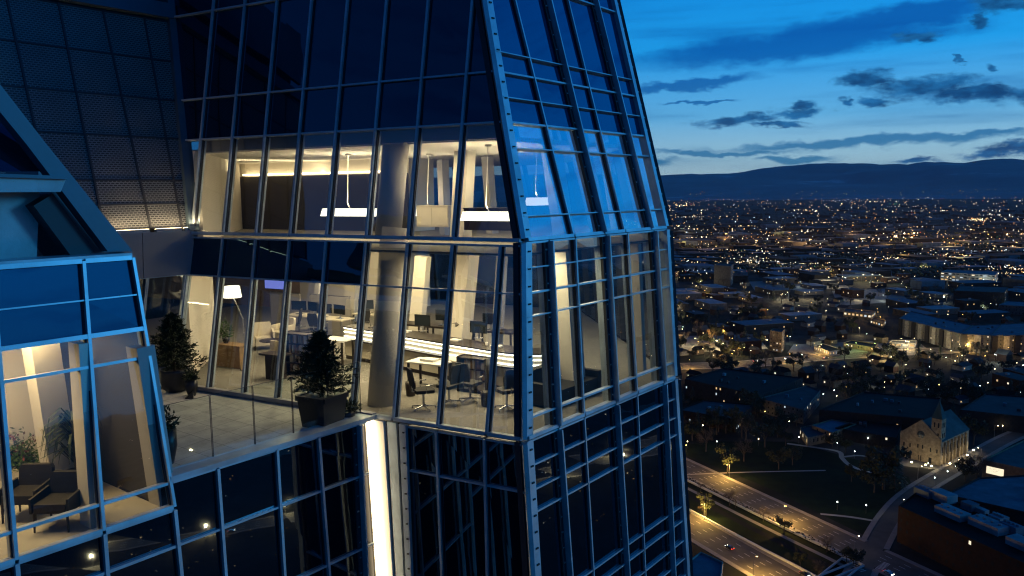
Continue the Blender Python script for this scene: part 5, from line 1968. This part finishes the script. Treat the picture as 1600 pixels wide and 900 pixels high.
# glass guard along the terrace edge
g_a, g_b = W0 - nB * .32 + dB * .15, r0 - nB * .32 - dB * .15
n_ = 5
for k in range(n_):
    p, q = g_a + (g_b - g_a) * ((k + .012) / n_), g_a + (g_b - g_a) * ((k + .988) / n_)
    t = thing('glass_guard', 'clear glass guard panel on the terrace edge, number %s from the low wing' % ('first', 'second', 'third', 'fourth', 'fifth')[k], 'guard panel', flr((p + q) / 2, ZT), 0, 'guard panels on the terrace edge')
    t['label'] = 'clear glass guard panel on the terrace edge, %s from the low wing' % ('first', 'second', 'third', 'fourth', 'fifth')[k]
    t1 = (q - p).normalized()
    MB().prism([p + Z * .03, q + Z * .03, q + Z * 1.32, p + Z * 1.32], nB * .015).build('glass_panel', 'guard', t)
    m = MB()
    for a_ in (p, q): m.beam(a_ + Z * .03, a_ + Z * 1.32, .007, .017, nB)
    m.beam(p + Z * 1.32, q + Z * 1.32, .007, .017, nB)
    m.build('polished_edge', 'alu_dark', t)
    MB().beam(p + Z * .04, q + Z * .04, .07, .04, nB, .04).build('shoe', 'alu', t)

# ------------------------------------------------------------------ lamps of the upper room
def pendant(x0, x1, y, q, ytop, label, plane=None):
    f = plane or pa
    a, b = f(x0, y, q), f(x1, y, q)
    c = (a + b) / 2
    t = thing('pendant_lamp', label, 'pendant lamp', c)
    d = (b - a); d.z = 0
    L = d.length; d.normalize()
    n = V((-d.y, d.x, 0))
    m = MB()
    lo = [c + d * s * L / 2 + n * u * .17 - Z * .11 for s, u in ((-1, -1), (1, -1), (1, 1), (-1, 1))]
    hi = [c + d * s * (L / 2 - .05) + n * u * .12 + Z * .12 for s, u in ((-1, -1), (1, -1), (1, 1), (-1, 1))]
    m.hexa(lo, hi)
    m.build('diffuser', 'pendant', t)
    tp = flr(c, zCE - .02)
    MB().tube([c + Z * .12, c + Z * .30 - d * .09, tp], .012, 6).build('cord', 'ceiling', t)
    MB()._lathe(tp - Z * .03, [(.09, 0), (.09, .04), (.02, .06)], 12, 0).build('canopy', 'ceiling', t)
    area_lamp('pendant_light', c + Z * .2, L * .9, 80, (1, .80, .48), target=(0, 0, 1), size_y=.2)
    return t


pendant(506, 590, 332, 4.0, 250, 'long glowing pendant lamp before the dark board wall')
pendant(652, 692, 332, 5.6, 250, 'short glowing pendant lamp between the two long ones')
pendant(724, 806, 338, 2.6, 244, 'long glowing pendant lamp nearest the tower corner')
pendant(826, 853, 315, 3.6, 240, 'small glowing pendant lamp seen through the blue side glass', pb)
# low cabinets
def box_thing(name, label, cat, c, sz, ux, uy, mats, parts=None):
    t = thing(name, label, cat, c)
    m = MB().box(c + Z * sz[2] / 2, sz, ux, uy)
    m.build('carcass', mats[0], t)
    MB().box(c + Z * (sz[2] + .015), (sz[0] + .04, sz[1] + .04, .03), ux, uy).build('top', mats[1], t)
    k = max(2, int(sz[0] / .6))
    for i in range(k):
        MB().box(c + V(ux) * (sz[0] * ((i + .5) / k - .5)) + V(uy) * (sz[1] / 2 + .008) + Z * sz[2] * .5, (sz[0] / k - .02, .016, sz[2] - .08), ux, uy).build('door', mats[2], t)
    return t


M['cream'] = pbr('cream lacquer', (.62, .56, .44), .45, 0, .05)
M['cream_cloth'] = pbr('cream upholstery', (.58, .52, .42), .9, 0, .1, 6, .2, 200)
M['black_cloth'] = pbr('black upholstery', (.03, .03, .03), .85, 0, .2, 6)
M['leather'] = pbr('dark olive leather', (.022, .019, .015), .40, 0, .2, 5, .15, 60)
M['dark_wood'] = pbr('black stained wood', (.025, .018, .014), .4, 0, .3, 5)
M['steel'] = pbr('polished steel', (.5, .5, .5), .25, .9, .05)
M['paper'] = pbr('white paper', (.75, .74, .70), .8)
M['led'] = lamp_material('desk light strip', (1, .90, .66), 7.0)
M['screen'] = pbr('dark monitor screen', (.012, .014, .018), .15)
M['screen_on'] = lamp_material('lit blue screen', (.25, .30, .95), .9)
pu = flr(pa(682, 352, 5.4), Z1)
box_thing('low_cabinet', 'cream low cabinet under the short pendant lamp', 'cabinet', pu, (1.15, .45, .62), dA, nA, ('cream', 'cream', 'cream'))
pu = flr(pa(768, 352, 4.0), Z1)
box_thing('low_cabinet', 'black low cabinet under the long pendant nearest the corner', 'cabinet', pu, (1.5, .45, .58), dA, nA, ('dark_wood', 'dark_wood', 'dark_wood'))

# ------------------------------------------------------------------ office furniture
def fl(x, y, h=0.0):
    """point of the office seen at a photo pixel, h above its floor"""
    return at_z(x, y, Z2 + h)


# long curved desk with three light strips in its front
H_ = 1.06
pts = smooth_line([fl(x, y, H_) for x, y in ((538, 509), (600, 519), (670, 531), (740, 542), (800, 551), (850, 552))], 6)
t = thing('curved_desk', 'long curved desk with three glowing strips along its front in the office', 'desk', flr(pts[len(pts) // 2], Z2))
N_ = flat_normals(pts)
if N_[0].dot(nA) < 0: N_ = [-v for v in N_]


def band(name, z_a, z_b, o_a, o_b, mat):
    m = MB()
    for i in range(len(pts) - 1):
        q = [pts[i] + N_[i] * o_a, pts[i + 1] + N_[i + 1] * o_a, pts[i + 1] + N_[i + 1] * o_b, pts[i] + N_[i] * o_b]
        m.hexa([flr(p, Z2 + z_a) for p in q], [flr(p, Z2 + z_b) for p in q])
    m.build(name, mat, t)


band('desk_top', H_ - .04, H_, -.75, .06, 'dark_wood')
band('front_panel', .12, H_ - .05, -.08, 0, 'cream')
for z_ in (.98, .86, .72): band('light_strip', z_, z_ + .035, 0.005, .03, 'led')
band('plinth', 0, .12, -.10, -.03, 'dark_wood')
band('shelf', .66, .70, .0, .16, 'dark_wood')


def monitor(p, yaw, label, on=False, w=.56):
    d, n = V((math.cos(yaw), math.sin(yaw), 0)), V((math.sin(yaw), -math.cos(yaw), 0))
    t = thing('monitor', label, 'monitor', p)
    MB().box(p + Z * .012, (.24, .18, .02), d, n).build('base', 'steel', t)
    MB().box(p + Z * .10 - n * .03, (.05, .03, .2), d, n).build('stand', 'steel', t)
    MB().box(p + Z * .33, (w, .035, .34), d, n).build('casing', 'screen', t)
    MB().box(p + Z * .33 + n * .020, (w - .04, .006, .30), d, n).build('screen', 'screen_on' if on else 'window_dark', t)
    return t


yA = math.atan2(dA.y, dA.x) + math.pi
for x, y, lab, on in ((650, 520, 'black monitor on the curved desk left of the beige column', False), (738, 532, 'black monitor on the curved desk right of the beige column', False), (600, 513, 'black monitor on the curved desk behind the round column', False)):
    p = fl(x, y, H_) - nA * .35
    monitor(p, yA, lab, on)


def task_chair(p, yaw, label, cloth='black_cloth'):
    t = thing('task_chair', label, 'office chair', p, 0, 'office chairs before the curved desk')
    d, n = V((math.cos(yaw), math.sin(yaw), 0)), V((-math.sin(yaw), math.cos(yaw), 0))
    m = MB()
    for k in range(5):
        a = k * 1.2566 + .3
        e_ = V((math.cos(a), math.sin(a), 0)) * .30
        m.tube([p + Z * .10, p + e_ + Z * .07], [.022, .014], 6)
        m.octa(p + e_ + Z * .035, .035)
    m.build('base', 'steel', t)
    MB().tube([p + Z * .08, p + Z * .44], .028, 8).build('column', 'steel', t)
    MB().prism([p + d * a + n * b + Z * .44 for a, b in ((-.22, -.20), (.20, -.24), (.25, -.16), (.25, .16), (.20, .24), (-.22, .20))], Z * .08).build('seat', cloth, t)
    bk = [p - d * .22 + n * a + Z * z - d * (z - .5) * .18 for a, z in ((-.18, .58), (.18, .58), (.22, .85), (.17, 1.06), (-.17, 1.06), (-.22, .85))]
    MB().prism(bk, -d * .05).build('backrest', cloth, t)
    MB().tube([p - d * .12 + Z * .45, p - d * .27 + Z * .48, p - d * .28 + Z * .62], .02, 6).build('back_bar', 'steel', t)
    for s_ in (-1, 1):
        MB().tube([p + n * s_ * .25 + Z * .46, p + n * s_ * .29 + Z * .66, p + n * s_ * .29 + d * .16 + Z * .67], .017, 6).build('armrest', 'steel', t)
    return t


for x, y, yw, lab in ((662, 640, .4, 'black office chair with steel base near the first clear pane right of the round column'), (702, 632, 2.4, 'black office chair between the low tables in front of the curved desk'),
                      (735, 628, 1.0, 'black office chair before the dark bookcase near the corner'), (792, 640, 2.0, 'black office chair closest to the tower corner')):
    task_chair(fl(x, y), yw, lab)


def table(name, label, c, sx, sy, h, ux, uy, top, leg, th=.04):
    t = thing(name, label, 'table', c)
    MB().box(c + Z * (h - th / 2), (sx, sy, th), ux, uy).build('table_top', top, t)
    for a in (-1, 1):
        for b in (-1, 1):
            MB().box(c + V(ux) * a * (sx / 2 - .05) + V(uy) * b * (sy / 2 - .05) + Z * (h - th) / 2, (.05, .05, h - th), ux, uy).build('leg', leg, t)
    return t


table('work_table', 'white topped work table with papers in front of the curved desk', fl(672, 606), 1.1, .65, .74, dA, nA, 'paper', 'dark_wood')
p = fl(672, 606) + Z * .745
t = thing('paper_stack', 'stack of white papers on the work table before the curved desk', 'papers', p)
MB().box(p + Z * .03, (.42, .30, .06), dA, nA).build('sheets', 'paper', t)
table('work_table', 'cream topped work table beside the dark bookcase', fl(712, 602), .8, .6, .74, dA, nA, 'cream', 'dark_wood')


def bookcase(label, c, w, h, ux, uy, n=3):
    t = thing('bookcase', label, 'bookcase', c)
    for s_ in (-1, 1): MB().box(c + V(ux) * s_ * (w / 2 - .02) + Z * h / 2, (.04, .34, h), ux, uy).build('side_panel', 'dark_wood', t)
    MB().box(c - V(uy) * .16 + Z * h / 2, (w - .08, .02, h), ux, uy).build('back_panel', 'dark_wood', t)
    rb = random.Random(int(c.x * 100))
    for k in range(n + 1):
        z_ = .06 + (h - .1) * k / n
        MB().box(c + Z * z_, (w - .08, .32, .03), ux, uy).build('shelf', 'dark_wood', t)
    for k in range(n):
        x_ = -w / 2 + .08
        z_ = .06 + (h - .1) * k / n + .016
        m = MB()
        while x_ < w / 2 - .2:
            bw, bh = rb.uniform(.03, .06), rb.uniform(.18, .26)
            if rb.random() < .8: m.box(c + V(ux) * (x_ + bw / 2) + Z * (z_ + bh / 2), (bw - .004, .2, bh), ux, uy, mi=rb.randint(0, 2))
            x_ += bw
        m.build('book_row', ['cream', 'wood', 'paper'], t)
    return t


bookcase('dark low bookcase before the curved desk near the tower corner', fl(742, 612), .9, .95, dA, nA)
bookcase('dark bookcase left of the square planter conifer behind the glass', fl(470, 585), 1.0, 1.25, dA, nA, 4)
bookcase('wide dark bookcase below the curved desk behind the round column', fl(770, 600), .7, .9, dA, nA)


def armchair(p, yaw, label, cloth='cream_cloth', group='cream armchairs of the lounge', legm='dark_wood', open_=False):
    t = thing('armchair', label, 'armchair', p, 0, group)
    d, n = V((math.cos(yaw), math.sin(yaw), 0)), V((-math.sin(yaw), math.cos(yaw), 0))
    base_z = .34 if open_ else .16
    m = MB().box(p + Z * (base_z + .08), (.56, .54, .16), d, n)
    m.build('seat', cloth, t)
    if not open_: MB().box(p + d * .02 + Z * (base_z + .21), (.54, .50, .10), d, n).build('cushion', cloth, t)
    q = [p - d * .27 + n * a + Z * z - d * (z - .4) * .18 for a, z in ((-.30, base_z), (.30, base_z), (.30, .80), (.26, .86), (-.26, .86), (-.30, .80))]
    MB().prism(q, -d * .10).build('backrest', cloth, t)
    for s_ in (-1, 1):
        pr_ = [p + n * s_ * .30 + d * a + Z * z for a, z in ((-.30, base_z), (.29, base_z), (.30, .60), (-.30, .64))]
        MB().prism(pr_, n * s_ * (.04 if open_ else .07)).build('armrest', cloth, t)
        for a in (-.24, .25):
            MB().tube([p + n * s_ * .28 + d * a + Z * (base_z + .01), p + n * s_ * .29 + d * a * 1.06], [.026, .016], 6).build('leg', legm, t)
    return t


armchair(fl(412, 545), -1.2, 'cream armchair at the left of the round lounge table')
armchair(fl(447, 560), 2.4, 'cream armchair at the right of the round lounge table')
armchair(fl(440, 535), -2.2, 'cream armchair behind the round lounge table')
c = fl(424, 556)
t = thing('round_table', 'small round dark table between the cream armchairs', 'table', c)
MB()._lathe(c, [(.01, .50), (.36, .50), (.36, .53), (.01, .53)], 24, 0).build('table_top', 'dark_wood', t)
MB()._lathe(c, [(.20, 0), (.20, .02), (.03, .05), (.03, .50)], 14, 0).build('pedestal', 'steel', t)
c = fl(432, 592)
t = thing('console_table', 'dark console table with a thick stone base near the office glass', 'table', c)
MB().box(c + Z * .72, (.85, .45, .05), dA, nA).build('table_top', 'dark_wood', t)
MB().box(c + Z * .35, (.50, .32, .69), dA, nA).build('pedestal', 'dark_wood', t)
c2 = fl(457, 562, .0)
table('work_table', 'narrow white table just right of the dark console', fl(462, 580), .7, .4, .72, dA, nA, 'paper', 'steel')
table('work_table', 'tilted white drawing table behind the square planter', fl(528, 570), .9, .6, .82, dA, nA, 'paper', 'dark_wood')
# credenza, tall lamp and indoor plant at the left end
c = fl(366, 572)
box_thing('credenza', 'brown wooden credenza by the wall at the left end of the office', 'credenza', c, (1.0, .42, .66), dA, nA, ('wood', 'wood', 'wood'))
shrub('potted_plant', 'green indoor plant standing on the brown credenza', c + Z * .70 + dA * .30, .11, .18, .75, .22, 180, 'leaf', 21)
b = fl(384, 578)
t = thing('floor_lamp', 'tall floor lamp with a glowing drum shade at the left end of the office', 'floor lamp', b)
MB()._lathe(b, [(.17, 0), (.17, .02), (.02, .04)], 16, 0).build('base', 'steel', t)
MB().tube([b + Z * .03, b + Z * 1.55, b + Z * 2.15 + dA * .35, b + Z * 2.3 + dA * .40], .014, 6).build('stem', 'steel', t)
sc = b + Z * 2.18 + dA * .40
MB()._lathe(sc, [(.27, 0), (.22, .34), (.215, .34), (.26, 0)], 24, 0).build('shade', 'shade', t, True)
# desks with monitors deeper in the office
for i, (x, y, lab) in enumerate(((520, 528, 'cream work desk with two monitors deep in the office'), (585, 520, 'cream work desk behind the round column'), (480, 522, 'cream work desk left of the deep pale column'))):
    c = fl(x, y)
    table('work_desk', lab, c, 1.5, .75, .74, dA, nA, 'cream', 'steel')
    for s_ in (-1, 1):
        monitor(c + Z * .742 + dA * s_ * .36, yA + .2 * s_, 'monitor on the %s end of the %s' % ('far' if s_ > 0 else 'near', lab[5:].replace(' with two monitors', '')), False, .62)
    task_chair(c + nA * .75, 1.2 + i, 'black office chair pulled up to the ' + lab[5:].replace(' with two monitors', ''))
# wall screen near the ceiling
p = pa(430, 440, 8.0)
t = thing('wall_screen', 'lit purple blue screen hanging high in the office', 'screen', p)
MB().box(p, (1.1, .08, .62), dA, nA).build('casing', 'screen', t)
MB().box(p + nA * .045, (1.04, .01, .56), dA, nA).build('screen', 'screen_on', t)
MB().tube([p + Z * .3, flr(p, Z1 - .40)], .02, 6).build('bracket', 'steel', t)
# more of the working clutter: counter behind the curved desk, screens, bins, papers, cups
cpts = [flr(pa(x, 500, 6.4), Z2) for x in (618, 690, 760)]
for k, (x, y, w_) in enumerate(((632, 515, 1.6), (700, 520, 1.6), (775, 526, 1.4))):
    c = flr(pa(x, 500, 6.2), Z2)
    table('back_counter', ('dark counter behind the curved desk nearest the round column', 'dark counter behind the curved desk at its middle', 'dark counter behind the curved desk nearest the corner')[k], c, w_, .6, .98, dA, nA, 'dark_wood', 'dark_wood', .06)
    monitor(c + Z * .985 + dA * .2, yA + .15 * k, ('black monitor on the back counter nearest the round column', 'black monitor on the back counter at its middle', 'black monitor on the back counter nearest the corner')[k], False, .5)
for k, (x, y, lab) in enumerate(((585, 512, 'flat stack of papers on the curved desk behind the round column'), (628, 520, 'flat stack of papers on the curved desk right of the round column'), (706, 534, 'flat stack of papers on the curved desk between the two monitors'), (770, 544, 'flat stack of papers on the curved desk near the corner'))):
    p = fl(x, y, H_) - nA * .2
    t = thing('paper_stack', lab, 'papers', p)
    MB().box(p + Z * .02, (.30, .22, .04), dA, nA).build('sheets', 'paper', t)
for k, (x, y, lab) in enumerate(((615, 517, 'small white cup on the curved desk right of the round column'), (756, 541, 'small white cup on the curved desk by the right monitor'))):
    p = fl(x, y, H_) - nA * .15
    t = thing('cup', lab, 'cup', p)
    MB()._lathe(p, [(.03, 0), (.042, .09), (.036, .09), (.026, .01), (.001, .01)], 12, 0).build('bowl', 'paper', t, True)
for x, y, lab in ((642, 618, 'black waste bin by the round column in the office'), (760, 634, 'black waste bin by the dark bookcase near the corner')):
    p = fl(x, y)
    t = thing('waste_bin', lab, 'bin', p)
    MB()._lathe(p, [(.12, 0), (.15, .36), (.14, .36), (.11, .02), (.001, .02)], 16, 0).build('bin_body', 'dark_wood', t, True)
for x0, x1, lab in ((424, 470, 'low grey partition screen deep at the left of the office'), (486, 548, 'low grey partition screen deep behind the planter conifer')):
    a, b = flr(pa(x0, 480, 8.2), Z2), flr(pa(x1, 480, 8.2), Z2)
    t = thing('partition_screen', lab, 'partition screen', (a + b) / 2)
    MB().hexa([a + Z * .05, b + Z * .05, b + nA * .05 + Z * .05, a + nA * .05 + Z * .05], [a + Z * 1.35, b + Z * 1.35, b + nA * .05 + Z * 1.35, a + nA * .05 + Z * 1.35]).build('panel', 'plaster_grey', t)
    MB().beam(a + Z * 1.36, b + Z * 1.36, .07, .02, Z).build('rail', 'steel', t)
    for q in (a, b): MB().box(q + Z * .03, (.06, .4, .06), dA, nA).build('foot', 'steel', t)
# desk lamps
for x, y, lab in ((690, 536, 'thin black desk lamp on the curved desk'), (570, 514, 'thin steel desk lamp on the curved desk behind the round column')):
    p = fl(x, y, H_) - nA * .3
    t = thing('desk_lamp', lab, 'desk lamp', p)
    MB()._lathe(p, [(.09, 0), (.09, .02), (.01, .03)], 12, 0).build('base', 'dark_wood', t)
    MB().tube([p, p + Z * .42 + dA * .1, p + Z * .55 - dA * .28], .010, 6).build('arm', 'dark_wood', t)
    MB().tube([p + Z * .55 - dA * .28, p + Z * .47 - dA * .34], [.03, .07], 10).build('lamp_shade', 'dark_wood', t)
# wide dark sofa behind the side glass
c = pb(878, 600, 2.2); c = flr(at_z(882, 622, Z2), Z2)
t = thing('sofa', 'long dark sofa behind the side glass of the office storey', 'sofa', c)
MB().box(c + Z * .24, (1.9, .8, .34), dB, nB).build('seat', 'black_cloth', t)
q = [c - nB * .36 + dB * a + Z * z for a, z in ((-.98, .1), (.98, .1), (.98, .74), (.80, .84), (-.80, .84), (-.98, .74))]
MB().prism(q, -nB * .2).build('backrest', 'black_cloth', t)
for s_ in (-1, 1): MB().box(c + dB * s_ * 1.03 + Z * .32, (.16, .85, .52), dB, nB).build('armrest', 'black_cloth', t)

# ------------------------------------------------------------------ lounge of the low wing
def fw(x, y, h=0.0): return at_z(x, y, ZE + h)


yB = math.atan2(nB.y, nB.x)
armchair(fw(44, 808), yB - .9, 'dark olive leather armchair on the far side of its twin in the low wing', 'leather', 'leather armchairs of the low wing', 'dark_wood', True)
armchair(fw(94, 822), yB - .9, 'dark olive leather armchair nearer the mullion in the low wing', 'leather', 'leather armchairs of the low wing', 'dark_wood', True)
b0, b1 = fw(5, 742), fw(60, 752)
t = thing('flower_bed', 'long low planter of green leaves and dark red blossoms by the pale wall', 'planter', (b0 + b1) / 2)
td = (b1 - b0).normalized()
b0 = b0 - td * 1.2
MB().beam(b0 + Z * .12, b1 + Z * .12, .5, .12, Z, .12).build('trough', 'cream', t)
for nm, n_, mat in (('foliage', 2200, 'leaf'), ('blossom', 150, 'flower')):
    m = MB()
    for k in range(n_):
        v = V((rp.gauss(0, .16), rp.gauss(0, .16), 0))
        p = b0 + (b1 - b0) * rp.random() + v + Z * (.22 + (abs(rp.gauss(0, .28)) if nm == 'foliage' else rp.uniform(.25, .70)))
        u = V((rp.gauss(0, 1), rp.gauss(0, 1), rp.gauss(0, 1))).normalized() * rp.uniform(.03, .07)
        w = u.cross(V((rp.gauss(0, 1), rp.gauss(0, 1), rp.gauss(0, 1)))).normalized() * .022
        m.face([p - u, p + w, p + u, p - w])
    m.build(nm, mat, t)
b = fw(122, 770)
t = thing('blade_plant', 'tall dark plant of long drooping blades before the dark wall panel', 'plant', b)
MB()._lathe(b, [(.18, 0), (.24, .45), (.21, .45), (.01, .4)], 16, 0).build('pot', 'pot', t, True)
m = MB()
for k in range(90):
    a = rp.uniform(0, 6.28); L = rp.uniform(.5, 1.0); z_ = rp.uniform(.5, 1.5)
    p = b + Z * z_
    d = V((math.cos(a), math.sin(a), 0))
    w = V((-math.sin(a), math.cos(a), 0)) * .022
    q = [p, p + d * L * .3 + Z * L * .35, p + d * L * .62 + Z * L * .22, p + d * L * .75 - Z * L * .2]
    for i in range(3):
        k0_, k1_ = (1, 1, .7)[i], (1, .7, .1)[i]
        m.face([q[i] - w * k0_, q[i] + w * k0_, q[i + 1] + w * k1_, q[i + 1] - w * k1_])
m.build('foliage', 'leaf_shade', t)
MB().tube([b + Z * .4, b + Z * 1.5], .03, 6).build('stem', 'bark', t)
p = pw(147, 547, 2.6)
t = thing('wall_lamp', 'glowing square wall lamp behind the right pane of the low wing', 'wall lamp', p)
MB().hexa([p + dB * a + nB * c_ - Z * .17 for a, c_ in ((-.16, -.08), (.16, -.08), (.16, .10), (-.16, .10))], [p + dB * a + nB * c_ + Z * .17 for a, c_ in ((-.13, -.08), (.13, -.08), (.13, .07), (-.13, .07))]).build('shade', 'shade', t)
MB().tube([p - Z * .2, p - Z * .2 - nB * 1.7], .015, 6).build('bracket', 'steel', t)
